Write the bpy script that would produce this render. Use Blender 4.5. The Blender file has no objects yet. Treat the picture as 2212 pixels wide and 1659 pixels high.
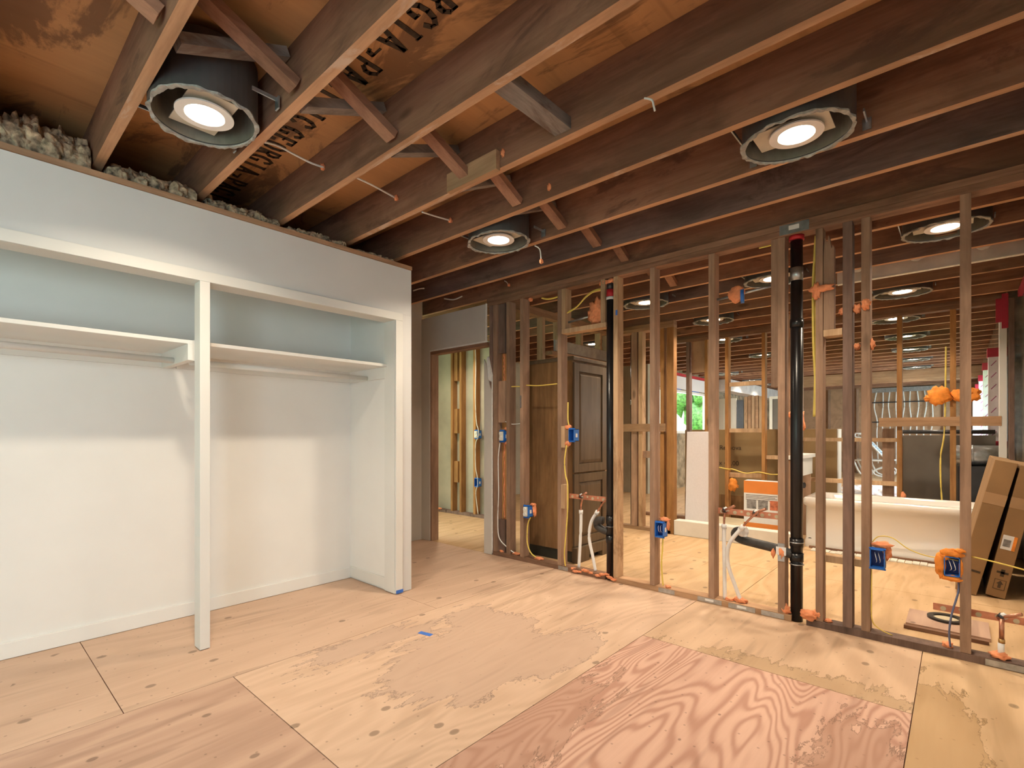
import bpy, bmesh, math, random
from mathutils import Vector, Matrix, noise
random.seed(7)
scene = bpy.context.scene
COL = scene.collection
PI = math.pi
# ------------------------------------------------------------------ camera
H_EYE, F_PX, CX, CY, YAW = 1.15, 1080.0, 1106.0, 936.0, math.radians(41.75)
cam_d = bpy.data.cameras.new('camera'); cam = bpy.data.objects.new('camera', cam_d); COL.objects.link(cam)
cam_d.sensor_width = 36.0; cam_d.lens = 36.0 * F_PX / 2212.0
cam_d.shift_y = (CY - 829.5) / 2212.0; cam_d.clip_start = 0.02
cam.location = (0, 0, H_EYE); cam.rotation_euler = (PI / 2, 0, YAW)
scene.camera = cam
scene.view_settings.view_transform = 'Standard'; scene.view_settings.look = 'None'
scene.view_settings.gamma = 1; scene.view_settings.use_curve_mapping = False
scene.view_settings.exposure = 0.38
# ------------------------------------------------------------------ world
w = bpy.data.worlds.new('world'); scene.world = w; w.use_nodes = True
wn = w.node_tree.nodes; wl = w.node_tree.links
bg = wn['Background']
tc = wn.new('ShaderNodeTexCoord'); sep = wn.new('ShaderNodeSeparateXYZ'); cr = wn.new('ShaderNodeValToRGB')
wl.new(tc.outputs['Generated'], sep.inputs[0]); wl.new(sep.outputs['Z'], cr.inputs[0])
e = cr.color_ramp.elements
e[0].position = 0.47; e[0].color = (0.30, 0.36, 0.26, 1)
e[1].position = 0.60; e[1].color = (0.62, 0.78, 1.0, 1)
m_ = e.new(0.51); m_.color = (0.85, 0.95, 0.88, 1)
wl.new(cr.outputs[0], bg.inputs[0]); bg.inputs[1].default_value = 7.0
# ------------------------------------------------------------------ daylight through the windows of this room (behind the viewer)
def area(name, loc, rot, sx, sy, power, col, parent=None):
    d = bpy.data.lights.new(name, 'AREA'); d.shape = 'RECTANGLE'; d.size = sx; d.size_y = sy
    d.energy = power; d.color = col
    o = bpy.data.objects.new(name, d); COL.objects.link(o); o.location = loc; o.rotation_euler = rot
    return o
DAY = (0.70, 0.82, 1.0)
area('daylight_side_window', (0.66, -1.55, 1.25), (0, PI / 2, 0), 1.6, 1.6, 74, DAY)
area('daylight_rear_window', (-1.6, -2.95, 1.35), (PI / 2, 0, PI), 1.9, 1.5, 72, (0.78, 0.87, 1.0))
area('daylight_far_window', (-4.75, 10.6, 1.7), (0, -PI / 2, 0), 1.2, 2.4, 60, (0.95, 1.0, 0.95))
area('daylight_far_side', (0.75, 13.0, 1.5), (0, PI / 2, 0), 1.0, 6.5, 190, (0.8, 0.9, 1.0))
LED_COL = (1.0, 0.84, 0.64); LED_W = 13.0

# ================================================================== materials
def newmat(name):
    m = bpy.data.materials.new(name); m.use_nodes = True
    nt = m.node_tree; b = nt.nodes['Principled BSDF']
    return m, nt, b
def N(nt, t, **k):
    n = nt.nodes.new(t)
    for a, v in k.items():
        if a == 'inp':
            for i, x in v.items(): n.inputs[i].default_value = x
        else: setattr(n, a, v)
    return n
def ramp(nt, stops, interp='LINEAR'):
    r = N(nt, 'ShaderNodeValToRGB'); r.color_ramp.interpolation = interp
    el = r.color_ramp.elements
    while len(el) > 1: el.remove(el[-1])
    el[0].position = stops[0][0]; el[0].color = (*stops[0][1], 1)
    for p, c in stops[1:]:
        x = el.new(p); x.color = (*c, 1)
    return r
def mix(nt, fac, a, b, mode='MIX'):
    n = N(nt, 'ShaderNodeMix', data_type='RGBA', blend_type=mode)
    for s, v in ((n.inputs[0], fac), (n.inputs[6], a), (n.inputs[7], b)):
        if hasattr(v, 'is_linked'): nt.links.new(v, s)
        else: s.default_value = v if not isinstance(v, tuple) else (*v, 1)
    return n.outputs[2]
def mth(nt, op, a, b=None, clamp=False):
    n = N(nt, 'ShaderNodeMath', operation=op, use_clamp=clamp)
    for s, v in ((n.inputs[0], a), (n.inputs[1], b)):
        if v is None: continue
        if hasattr(v, 'is_linked'): nt.links.new(v, s)
        else: s.default_value = v
    return n.outputs[0]
def coords(nt, scale=(1, 1, 1), rand=True, src='Object'):
    t = N(nt, 'ShaderNodeTexCoord'); mp = N(nt, 'ShaderNodeMapping'); mp.inputs['Scale'].default_value = scale
    nt.links.new(t.outputs[src], mp.inputs[0])
    if rand:
        oi = N(nt, 'ShaderNodeObjectInfo'); mu = mth(nt, 'MULTIPLY', oi.outputs['Random'], 37.0)
        nt.links.new(mu, mp.inputs['Location'])
    return mp.outputs[0]
def noi(nt, vec, scale, detail=3, rough=.55, dist=0.0):
    n = N(nt, 'ShaderNodeTexNoise', inp={'Scale': scale, 'Detail': detail, 'Roughness': rough, 'Distortion': dist})
    nt.links.new(vec, n.inputs['Vector']); return n.outputs[0]
def plain(name, col, rough=.6, metal=0.0, var=0.06, nscale=12, bump=0.0, spec=.5, coat=0.0):
    m, nt, b = newmat(name)
    v = coords(nt); n = noi(nt, v, nscale, 4)
    lo = tuple(c * (1 - var * 2) for c in col); hi = tuple(min(1, c * (1 + var)) for c in col)
    r = ramp(nt, [(0.3, lo), (0.7, hi)]); nt.links.new(n, r.inputs[0]); nt.links.new(r.outputs[0], b.inputs['Base Color'])
    b.inputs['Roughness'].default_value = rough; b.inputs['Metallic'].default_value = metal
    b.inputs['Specular IOR Level'].default_value = spec; b.inputs['Coat Weight'].default_value = coat
    if bump:
        bp = N(nt, 'ShaderNodeBump', inp={'Strength': bump, 'Distance': .01}); nt.links.new(n, bp.inputs['Height']); nt.links.new(bp.outputs[0], b.inputs['Normal'])
    return m
def wood(name, light, dark, axis='Z', blotch=0.5, rough=.75, knots=True, grime=None, spread=.18):
    m, nt, b = newmat(name)
    s = {'X': (.06, 1, 1), 'Y': (1, .06, 1), 'Z': (1, 1, .06)}[axis]
    v = coords(nt, s)
    g = noi(nt, v, 22, 4, .6, .6); g2 = noi(nt, v, 110, 2)
    gg = mth(nt, 'ADD', mth(nt, 'MULTIPLY', g, .75), mth(nt, 'MULTIPLY', g2, .25))
    r = ramp(nt, [(0.32, dark), (0.62, light)]); nt.links.new(gg, r.inputs[0])
    c = r.outputs[0]
    v2 = coords(nt, {'X': (.35, 1, 1), 'Y': (1, .35, 1), 'Z': (1, 1, .35)}[axis])
    bl = noi(nt, v2, 5, 5, .65, .4)
    rb = ramp(nt, [(0.38, (1 - blotch,) * 3), (0.6, (1, 1, 1))]); nt.links.new(bl, rb.inputs[0])
    c = mix(nt, 1.0, c, rb.outputs[0], 'MULTIPLY')
    oi = N(nt, 'ShaderNodeObjectInfo')
    hs = N(nt, 'ShaderNodeHueSaturation'); nt.links.new(c, hs.inputs['Color'])
    vv = mth(nt, 'ADD', mth(nt, 'MULTIPLY', oi.outputs['Random'], spread * 2), 1 - spread); nt.links.new(vv, hs.inputs['Value'])
    c = hs.outputs[0]
    if knots:
        vo = N(nt, 'ShaderNodeTexVoronoi', inp={'Scale': 3.2}); v3 = coords(nt, {'X': (.5, 1.3, 1.3), 'Y': (1.3, .5, 1.3), 'Z': (1.3, 1.3, .5)}[axis]); nt.links.new(v3, vo.inputs['Vector'])
        rk = ramp(nt, [(0.05, (1, 1, 1)), (0.11, (0, 0, 0))]); nt.links.new(vo.outputs['Distance'], rk.inputs[0])
        c = mix(nt, mth(nt, 'MULTIPLY', rk.outputs[0], .65), c, tuple(x * .35 for x in dark))
    if grime:
        gn = noi(nt, v2, 3.0, 6, .7, 1.2); rg = ramp(nt, [(0.56, (0, 0, 0)), (0.64, (1, 1, 1))]); nt.links.new(gn, rg.inputs[0])
        c = mix(nt, mth(nt, 'MULTIPLY', rg.outputs[0], .75), c, grime)
    nt.links.new(c, b.inputs['Base Color']); b.inputs['Roughness'].default_value = rough; b.inputs['Specular IOR Level'].default_value = .25
    bp = N(nt, 'ShaderNodeBump', inp={'Strength': .25, 'Distance': .004}); nt.links.new(gg, bp.inputs['Height']); nt.links.new(bp.outputs[0], b.inputs['Normal'])
    return m
def emit(name, col, s):
    m, nt, b = newmat(name); b.inputs['Base Color'].default_value = (*col, 1)
    b.inputs['Emission Color'].default_value = (*col, 1); b.inputs['Emission Strength'].default_value = s; return m
def plywood(name, light, dark, rings=14, contrast=1.0, stain=None, spots=True, under=False, rough=.6, tint=(.36, .24, .18), kn=1.0, sharp=0):
    """rotary-cut plywood, grain along Y; STAIN: list of (cx, cy, rx, ry) water stain ellipses in metres"""
    m, nt, b = newmat(name)
    v = coords(nt, (1, .22, 1), rand=False)
    n1 = noi(nt, v, 1.9, 3, .5, .35)
    wv = mth(nt, 'SINE', mth(nt, 'MULTIPLY', n1, rings * 6.28))
    w01 = mth(nt, 'ADD', mth(nt, 'MULTIPLY', wv, .5), .5)
    if sharp: w01 = mth(nt, 'POWER', w01, 1.8)
    fine = noi(nt, coords(nt, (1, .08, 1), rand=False), 60, 3)
    broad = noi(nt, coords(nt, (1, .4, 1), rand=False), 2.2, 4, .6)
    f = mth(nt, 'ADD', mth(nt, 'MULTIPLY', w01, .55 * contrast), mth(nt, 'MULTIPLY', fine, .35))
    f = mth(nt, 'ADD', f, mth(nt, 'MULTIPLY', broad, .25))
    r = ramp(nt, [(0.25, light), (0.95, dark)]); nt.links.new(f, r.inputs[0]); c = r.outputs[0]
    st = noi(nt, coords(nt, (1, .10, 1), rand=False), 13, 2, .5); rst = ramp(nt, [(0.60, (0, 0, 0)), (0.70, (1, 1, 1))]); nt.links.new(st, rst.inputs[0])
    c = mix(nt, mth(nt, 'MULTIPLY', rst.outputs[0], .45), c, tuple(x * .72 for x in dark))
    if spots:
        vo = N(nt, 'ShaderNodeTexVoronoi', voronoi_dimensions='2D', inp={'Scale': 3.4}); nt.links.new(coords(nt, (1, .75, 1), rand=False), vo.inputs['Vector'])
        rk = ramp(nt, [(0.045 * kn, (1, 1, 1)), (0.062 * kn, (0, 0, 0))]); nt.links.new(vo.outputs['Distance'], rk.inputs[0])
        sel = mth(nt, 'GREATER_THAN', noi(nt, coords(nt, (1, 1, 1), rand=False), 1.6, 1), .50)
        c = mix(nt, mth(nt, 'MULTIPLY', mth(nt, 'MULTIPLY', rk.outputs[0], sel), .62), c, tuple(x * .33 for x in dark))
        v2 = N(nt, 'ShaderNodeTexVoronoi', voronoi_dimensions='2D', inp={'Scale': 8.0}); nt.links.new(coords(nt, (1, 1, 1), rand=False), v2.inputs['Vector'])
        rk2 = ramp(nt, [(0.03, (1, 1, 1)), (0.045, (0, 0, 0))]); nt.links.new(v2.outputs['Distance'], rk2.inputs[0])
        c = mix(nt, mth(nt, 'MULTIPLY', rk2.outputs[0], .4), c, tuple(x * .3 for x in dark))
    if stain:
        t = N(nt, 'ShaderNodeTexCoord'); sp = N(nt, 'ShaderNodeSeparateXYZ'); nt.links.new(t.outputs['Object'], sp.inputs[0])
        jag = noi(nt, coords(nt, (1, .45, 1), rand=False), 5, 8, .72, .8); jg2 = noi(nt, coords(nt, (1, .12, 1), rand=False), 34, 3, .6)
        jj = mth(nt, 'ADD', mth(nt, 'MULTIPLY', mth(nt, 'SUBTRACT', jag, .5), 1.6), mth(nt, 'MULTIPLY', mth(nt, 'SUBTRACT', jg2, .5), .5))
        dmin = None
        for (x0, y0, rx, ry) in stain:
            dx = mth(nt, 'DIVIDE', mth(nt, 'SUBTRACT', sp.outputs[0], x0), rx); dy = mth(nt, 'DIVIDE', mth(nt, 'SUBTRACT', sp.outputs[1], y0), ry)
            d = mth(nt, 'SQRT', mth(nt, 'ADD', mth(nt, 'MULTIPLY', dx, dx), mth(nt, 'MULTIPLY', dy, dy)))
            d = mth(nt, 'MULTIPLY', mth(nt, 'SUBTRACT', d, 1.0), min(rx, ry) * 3)
            dmin = d if dmin is None else mth(nt, 'MINIMUM', dmin, d)
        d = mth(nt, 'ADD', dmin, mth(nt, 'MULTIPLY', jj, 1.0))
        inside = ramp(nt, [(0.49, (1, 1, 1)), (0.51, (0, 0, 0))]); nt.links.new(mth(nt, 'ADD', d, .5), inside.inputs[0])
        edge = ramp(nt, [(0.455, (0, 0, 0)), (0.495, (1, 1, 1)), (0.508, (0, 0, 0))]); nt.links.new(mth(nt, 'ADD', d, .5), edge.inputs[0])
        c = mix(nt, mth(nt, 'MULTIPLY', inside.outputs[0], .62), c, tint)
        c = mix(nt, mth(nt, 'MULTIPLY', edge.outputs[0], .85), c, tuple(x * .45 for x in tint))
    if under:
        gn = noi(nt, coords(nt, (.35, 1, 1), rand=False), 3.2, 6, .7, .8); rg = ramp(nt, [(0.53, (0, 0, 0)), (0.6, (1, 1, 1))]); nt.links.new(gn, rg.inputs[0])
        c = mix(nt, mth(nt, 'MULTIPLY', rg.outputs[0], .7), c, (.14, .07, .04))
    nt.links.new(c, b.inputs['Base Color']); b.inputs['Roughness'].default_value = rough; b.inputs['Specular IOR Level'].default_value = .3
    bp = N(nt, 'ShaderNodeBump', inp={'Strength': .12, 'Distance': .003}); nt.links.new(f, bp.inputs['Height']); nt.links.new(bp.outputs[0], b.inputs['Normal'])
    return m

M = {}
M['stud'] = wood('stud_wood', (.47, .30, .205), (.31, .19, .125), 'Z', .32)
M['stud_new'] = wood('new_stud_wood', (.60, .41, .25), (.44, .27, .15), 'Z', .25, grime=(.30, .17, .09))
M['stud_dark'] = wood('dark_stud_wood', (.27, .175, .14), (.17, .11, .085), 'Z', .35)
M['stud_orange'] = wood('orange_stud_wood', (.52, .27, .10), (.36, .16, .055), 'Z', .3)
M['plate_x'] = wood('plate_wood', (.34, .19, .12), (.20, .105, .065), 'X', .35)
M['plate_light'] = wood('plate_light_wood', (.50, .31, .18), (.36, .20, .11), 'X', .3)
M['plate_y'] = wood('plate_wood_y', (.46, .28, .17), (.32, .18, .10), 'Y', .3)
M['joist'] = wood('joist_side_wood', (.34, .175, .11), (.235, .115, .068), 'X', .35, grime=(.13, .065, .045), spread=.16)
M['joist_grey'] = wood('joist_grey_wood', (.21, .14, .12), (.13, .085, .075), 'X', .4, grime=(.07, .05, .045))
M['joist_pale'] = wood('joist_pale_wood', (.34, .20, .135), (.25, .14, .09), 'X', .2)
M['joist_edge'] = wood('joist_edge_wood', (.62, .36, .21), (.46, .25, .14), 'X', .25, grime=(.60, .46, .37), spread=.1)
M['bridge'] = wood('bridging_wood', (.42, .22, .14), (.28, .14, .09), 'Y', .35, knots=False)
M['bridge_grey'] = wood('bridging_grey_wood', (.33, .28, .25), (.21, .17, .15), 'Y', .5, knots=False, grime=(.12, .07, .05))
M['ply_light'] = plywood('plywood_floor_light', (.67, .475, .345), (.52, .345, .235), 20, .5, stain=[(-1.90, 1.80, .36, .52), (-2.42, 1.55, .13, .42), (-2.15, 2.2, .32, .2), (-1.62, 2.1, .2, .4)], tint=(.50, .35, .27))
M['ply_plain'] = plywood('plywood_floor_plain', (.63, .44, .32), (.50, .33, .23), 9, .45)
M['ply_red'] = plywood('plywood_floor_red', (.67, .43, .33), (.47, .26, .19), 46, 1.2, kn=.35, sharp=1, stain=[(-.22, 1.75, .20, .75), (-1.28, 1.55, .18, .6)], tint=(.42, .24, .17))
M['ply_brown'] = plywood('plywood_floor_brown', (.56, .375, .275), (.40, .25, .18), 9, .8, kn=.8)
M['ply_strip'] = plywood('plywood_floor_strip', (.66, .46, .31), (.52, .34, .22), 6, .4, stain=[(-.45, 2.68, .55, .12)], tint=(.45, .30, .17))
M['ply_yellow'] = plywood('plywood_floor_yellow', (.68, .475, .285), (.53, .345, .185), 8, .5, stain=[(-.1, 2.55, .17, .5)], tint=(.45, .28, .13))
M['ply_bath'] = plywood('plywood_floor_bath', (.64, .43, .24), (.49, .305, .15), 10, .65)
M['ply_under'] = plywood('roof_sheathing', (.60, .32, .14), (.40, .20, .085), 5, .4, spots=False, under=True)
M['ply_panel'] = plywood('plywood_panel', (.48, .30, .18), (.32, .19, .11), 6, .5, spots=False)
M['paint'] = plain('white_paint', (.74, .735, .70), .55, var=.02, nscale=3, bump=.05)
M['paint_wall'] = plain('wall_paint', (.68, .68, .67), .75, var=.025, nscale=2.5, bump=.04)
M['paint_grey'] = plain('grey_green_paint', (.60, .57, .52), .7, var=.03, nscale=4)
M['drywall'] = plain('drywall_paper', (.45, .40, .31), .85, var=.13, nscale=2.0)
M['drywall_edge'] = plain('torn_drywall', (.8, .79, .76), .9, var=.05, nscale=40, bump=.3)
M['soffit'] = plain('joint_compound', (.66, .62, .62), .85, var=.10, nscale=5)
M['concrete'] = plain('grey_board', (.36, .34, .32), .9, var=.14, nscale=9)
M['greyboard'] = plain('grey_panel', (.17, .15, .125), .6, var=.12, nscale=2)
M['rough_paint_white'] = plain('closet_white', (.80, .79, .76), .6, var=.015, nscale=3)
M['drum'] = plain('dark_tub_metal', (.11, .10, .10), .5, .5, .15, 5)
M['drum_in'] = plain('tub_inner_metal', (.30, .27, .22), .5, .4, .2, 7)
M['rim'] = plain('plaster_residue', (.38, .36, .33), .9, 0, .2, 30, .6)
M['galv'] = plain('galvanised_steel', (.50, .53, .56), .35, .85, .15, 20)
M['pan'] = plain('fixture_pan', (.62, .56, .46), .5, .2, .06, 10)
M['trim'] = plain('fixture_trim', (.85, .80, .77), .4, 0, .02, 10)
M['lens'] = emit('led_lens', (1.0, .88, .70), 14.0)
M['blue'] = plain('blue_plastic', (.025, .17, .62), .4, 0, .05, 30)
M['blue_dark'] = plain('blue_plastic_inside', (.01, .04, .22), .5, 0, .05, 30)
M['bluetape'] = plain('blue_tape', (.05, .17, .60), .7, 0, .08, 30)
M['foam'] = plain('orange_foam', (.90, .33, .15), .75, 0, .12, 25, .5)
M['foam_bright'] = plain('bright_orange_foam', (.95, .30, .04), .75, 0, .12, 25, .4)
M['abs'] = plain('black_pipe_plastic', (.012, .012, .014), .28, 0, .1, 8)
M['abs_dusty'] = plain('dusty_pipe_plastic', (.05, .045, .042), .55, 0, .3, 14)
M['pex'] = plain('white_tubing', (.86, .86, .86), .35, 0, .02, 20)
M['copper'] = plain('copper', (.62, .30, .20), .35, .8, .2, 30)
M['strap'] = plain('copper_strap', (.66, .27, .16), .5, .35, .15, 20)
M['brass'] = plain('brass', (.62, .42, .18), .35, .85, .1, 30)
M['yellow'] = plain('yellow_cable', (.78, .60, .13), .5, 0, .05, 20)
M['white_cable'] = plain('white_cable', (.82, .82, .80), .5, 0, .03, 20)
M['blue_cable'] = plain('blue_grey_cable', (.14, .17, .30), .5, 0, .05, 20)
M['red'] = plain('red_plastic', (.55, .02, .03), .5, 0, .05, 20)
M['redtape'] = plain('red_tape', (.45, .02, .05), .45, 0, .05, 20)
M['white_label'] = plain('paper_label', (.80, .80, .80), .7, 0, .02, 20)
M['ink'] = plain('ink', (.06, .038, .022), .8, 0, .3, 40)
M['ink_box'] = plain('ink_on_card', (.07, .045, .025), .8, 0, .2, 40)
M['card'] = plain('cardboard', (.31, .18, .08), .85, 0, .07, 4)
M['card_dark'] = plain('cardboard_dark', (.30, .20, .095), .85, 0, .07, 3)
M['card_tape'] = plain('packing_tape', (.42, .25, .12), .35, 0, .05, 6)
M['tub'] = plain('tub_acrylic', (.84, .80, .75), .18, 0, .01, 3, coat=.5)
M['curb'] = plain('shower_board', (.74, .70, .64), .7, 0, .04, 6)
M['beige'] = plain('beige_pan', (.58, .49, .33), .7, 0, .06, 5)
M['styro'] = plain('white_foam_board', (.82, .80, .84), .8, 0, .02, 60)
M['cab'] = wood('cabinet_wood', (.165, .115, .07), (.115, .078, .046), 'Z', .15, .45, knots=False, spread=.02)
M['cab_side'] = wood('cabinet_side_wood', (.30, .165, .07), (.20, .10, .04), 'Z', .3, .6, knots=False, spread=.02)
M['kick'] = plain('cabinet_base_dark', (.03, .028, .02), .5)
M['glass_frame'] = plain('window_vinyl', (.85, .85, .83), .4)
M['plastic'] = plain('poly_sheeting', (.36, .30, .21), .22, 0, .35, 6, 1.0, coat=.7)
M['insul'] = plain('mineral_wool', (.50, .37, .24), .95, 0, .42, 30, .9)
M['metal_dark'] = plain('dark_metal', (.06, .06, .065), .4, .6)
M['lounge'] = plain('lounge_strap', (.55, .75, .95), .5)
M['doorwhite'] = plain('door_paint', (.80, .77, .68), .5, 0, .02, 5)
M['orangepaint'] = plain('orange_print', (.80, .26, .05), .5, 0, .03, 9)
M['greyprint'] = plain('grey_print', (.28, .27, .27), .5, 0, .3, 30)
M['redprint'] = plain('red_print', (.60, .18, .09), .5, 0, .2, 30)
M['wrap'] = plain('post_wrap', (.80, .78, .86), .5, 0, .05, 18)
M['scribble'] = plain('wrap_print', (.40, .14, .30), .6, 0, .1, 18)
M['leaf'] = plain('leaves', (.22, .42, .12), .6, 0, .4, 8)
M['yellowwall'] = plain('yellow_siding', (.85, .72, .25), .7, 0, .05, 5)
gm, gnt, gb = newmat('window_glass')
_t = N(gnt, 'ShaderNodeBsdfTransparent'); _g = N(gnt, 'ShaderNodeBsdfGlossy', inp={'Roughness': .02}); _m = N(gnt, 'ShaderNodeMixShader')
_m.inputs[0].default_value = .06; gnt.links.new(_t.outputs[0], _m.inputs[1]); gnt.links.new(_g.outputs[0], _m.inputs[2]); gnt.links.new(_m.outputs[0], gnt.nodes['Material Output'].inputs[0])
M['glass'] = gm

# ================================================================== geometry helpers (all in world coordinates)
def pxray(px, py):
    a = (px - CX) / F_PX; b_ = -(py - CY) / F_PX
    return (-math.sin(YAW) + a * math.cos(YAW), math.cos(YAW) + a * math.sin(YAW), b_)
def AtY(px, py, y):
    d = pxray(px, py); t = y / d[1]; return Vector((d[0] * t, y, H_EYE + d[2] * t))
def AtZ(px, py, z):
    d = pxray(px, py); t = (z - H_EYE) / d[2]; return Vector((d[0] * t, d[1] * t, z))
def AtX(px, py, x):
    d = pxray(px, py); t = x / d[0]; return Vector((x, d[1] * t, H_EYE + d[2] * t))

WL = {}
def link(o, parent=None, loc=Vector((0, 0, 0))):
    COL.objects.link(o); WL[o.name] = Vector(loc)
    if parent is not None:
        o.parent = parent; o.location = Vector(loc) - WL[parent.name]
    else: o.location = loc
    return o
def thing(name, label, cat, loc, group=None, kind=None):
    o = bpy.data.objects.new(name, None); o.empty_display_size = .05
    link(o, None, loc); o['label'] = label; o['category'] = cat
    if group: o['group'] = group
    if kind: o['kind'] = kind
    return o
def tag(o, label, cat, group=None, kind=None):
    o['label'] = label; o['category'] = cat
    if group: o['group'] = group
    if kind: o['kind'] = kind
    return o
def obj(name, bm, mats, parent=None, label=None, smooth=False):
    bmesh.ops.recalc_face_normals(bm, faces=bm.faces)
    xs = [v.co.x for v in bm.verts]; ys = [v.co.y for v in bm.verts]; zs = [v.co.z for v in bm.verts]
    org = Vector(((min(xs) + max(xs)) / 2, (min(ys) + max(ys)) / 2, min(zs)))
    if name in KEEP: org = Vector((0, 0, 0))
    bmesh.ops.translate(bm, verts=bm.verts, vec=-org)
    me = bpy.data.meshes.new(name); bm.to_mesh(me); bm.free()
    for mm in (mats if isinstance(mats, (list, tuple)) else [mats]): me.materials.append(M[mm])
    if smooth:
        for p in me.polygons: p.use_smooth = True
    o = bpy.data.objects.new(name, me); link(o, parent, org)
    if label: o['label'] = label
    return o
KEEP = {'floor', 'ceiling'}
def bx(bm, x0, x1, y0, y1, z0, z1, bev=0.0, mi=0, mat=None):
    vs = [bm.verts.new((x, y, z)) for x in (x0, x1) for y in (y0, y1) for z in (z0, z1)]
    fs = [bm.faces.new([vs[i] for i in f]) for f in ((0, 1, 3, 2), (4, 6, 7, 5), (0, 4, 5, 1), (2, 3, 7, 6), (0, 2, 6, 4), (1, 5, 7, 3))]
    for f in fs: f.material_index = mi
    if bev:
        es = set(e_ for f in fs for e_ in f.edges)
        r = bmesh.ops.bevel(bm, geom=list(es), offset=bev, segments=2, affect='EDGES', profile=.6)
        for f in r['faces']: f.material_index = mi
    return fs
def box(name, x0, x1, y0, y1, z0, z1, mat, parent=None, bev=.0, label=None):
    bm = bmesh.new(); bx(bm, x0, x1, y0, y1, z0, z1, bev); return obj(name, bm, mat, parent, label)
def tube(bm, pts, r, n=10, cap=True):
    pts = [Vector(p) for p in pts]; rings = []
    up = Vector((0, 0, 1))
    for i, p in enumerate(pts):
        d = (pts[min(i + 1, len(pts) - 1)] - pts[max(i - 1, 0)]).normalized()
        a = d.cross(up)
        if a.length < .05: a = d.cross(Vector((0, 1, 0)))
        a.normalize(); b_ = d.cross(a).normalized()
        if rings and a.dot(pa) < 0: a = -a; b_ = -b_
        pa = a
        rr = r[i] if isinstance(r, (list, tuple)) else r
        rings.append([bm.verts.new(p + a * rr * math.cos(2 * PI * k / n) + b_ * rr * math.sin(2 * PI * k / n)) for k in range(n)])
    for i in range(len(rings) - 1):
        for k in range(n):
            f = bm.faces.new((rings[i][k], rings[i][(k + 1) % n], rings[i + 1][(k + 1) % n], rings[i + 1][k])); f.smooth = True
    if cap:
        bm.faces.new(rings[0]); bm.faces.new(rings[-1])
def curve(pts, seg=6):
    pts = [Vector(p) for p in pts]; out = []
    for i in range(len(pts) - 1):
        p0 = pts[max(i - 1, 0)]; p1 = pts[i]; p2 = pts[i + 1]; p3 = pts[min(i + 2, len(pts) - 1)]
        for s in range(seg):
            t = s / seg
            out.append(.5 * ((2 * p1) + (-p0 + p2) * t + (2 * p0 - 5 * p1 + 4 * p2 - p3) * t * t + (-p0 + 3 * p1 - 3 * p2 + p3) * t ** 3))
    out.append(pts[-1]); return out
def wire(name, pts, r, mat, parent=None, label=None, seg=6, n=8):
    bm = bmesh.new(); tube(bm, curve(pts, seg), r, n); return obj(name, bm, mat, parent, label, True)
def blob(bm, c, rad, seed=0, amp=.3, sub=3, fr=1.0):
    r = bmesh.ops.create_icosphere(bm, subdivisions=sub, radius=1)
    c = Vector(c)
    for v in r['verts']:
        n = v.co.normalized(); k = 1 + amp * noise.noise(n * 2.2 * fr + Vector((seed * 7.3, seed * 3.1, 0))) * 1.6 + amp * .5 * noise.noise(n * 6 * fr + Vector((seed, 0, seed * 2)))
        v.co = c + Vector((n.x * rad[0], n.y * rad[1], n.z * rad[2])) * k
    for f in bm.faces: f.smooth = True
def foam(name, spots, parent=None, mat='foam', label=None, sub=3, amp=.35):
    bm = bmesh.new()
    for i, (c, rad) in enumerate(spots): blob(bm, c, rad, seed=i + c[0] * 3 + c[2], amp=amp, sub=sub)
    return obj(name, bm, mat, parent, label)
def disc(bm, c, rx, ry, z0, z1, n=32):
    lo = [bm.verts.new((c[0] + rx * math.cos(2 * PI * k / n), c[1] + ry * math.sin(2 * PI * k / n), z0)) for k in range(n)]
    hi = [bm.verts.new((c[0] + rx * math.cos(2 * PI * k / n), c[1] + ry * math.sin(2 * PI * k / n), z1)) for k in range(n)]
    for k in range(n): bm.faces.new((lo[k], lo[(k + 1) % n], hi[(k + 1) % n], hi[k]))
    bm.faces.new(lo); bm.faces.new(hi)
def ringm(bm, c, r0, r1, z0, z1, n=40, jit=0.0, seed=0, ex=1.0):
    vs = []
    for k in range(n):
        a = 2 * PI * k / n; j = 1 + jit * noise.noise(Vector((math.cos(a) * 5, math.sin(a) * 5, seed)))
        jz = jit * .12 * noise.noise(Vector((math.cos(a) * 9, math.sin(a) * 9, seed + 4)))
        vs.append([bm.verts.new((c[0] + r * ex * math.cos(a), c[1] + r * math.sin(a), z)) for r, z in ((r0, z0 + jz), (r1 * j, z0 + jz), (r1 * j, z1), (r0, z1))])
    for k in range(n):
        A, B = vs[k], vs[(k + 1) % n]
        for q in range(4): bm.faces.new((A[q], A[(q + 1) % 4], B[(q + 1) % 4], B[q]))
def beam(bm, p0, p1, wx, wz, up=Vector((0, 0, 1))):
    """square bar from p0 to p1, width wx (sideways) and wz"""
    p0 = Vector(p0); p1 = Vector(p1); d = (p1 - p0).normalized(); a = d.cross(up).normalized() * wx / 2; b_ = a.cross(d).normalized() * wz / 2
    q = [[bm.verts.new(p + s * a + t * b_) for s, t in ((-1, -1), (1, -1), (1, 1), (-1, 1))] for p in (p0, p1)]
    for k in range(4): bm.faces.new((q[0][k], q[0][(k + 1) % 4], q[1][(k + 1) % 4], q[1][k]))
    bm.faces.new(q[0]); bm.faces.new(q[1])

ZC, ZS = 2.44, 2.675          # joist undersides, roof sheathing
WY0, WY1 = 3.41, 3.50         # stud wall faces
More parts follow.
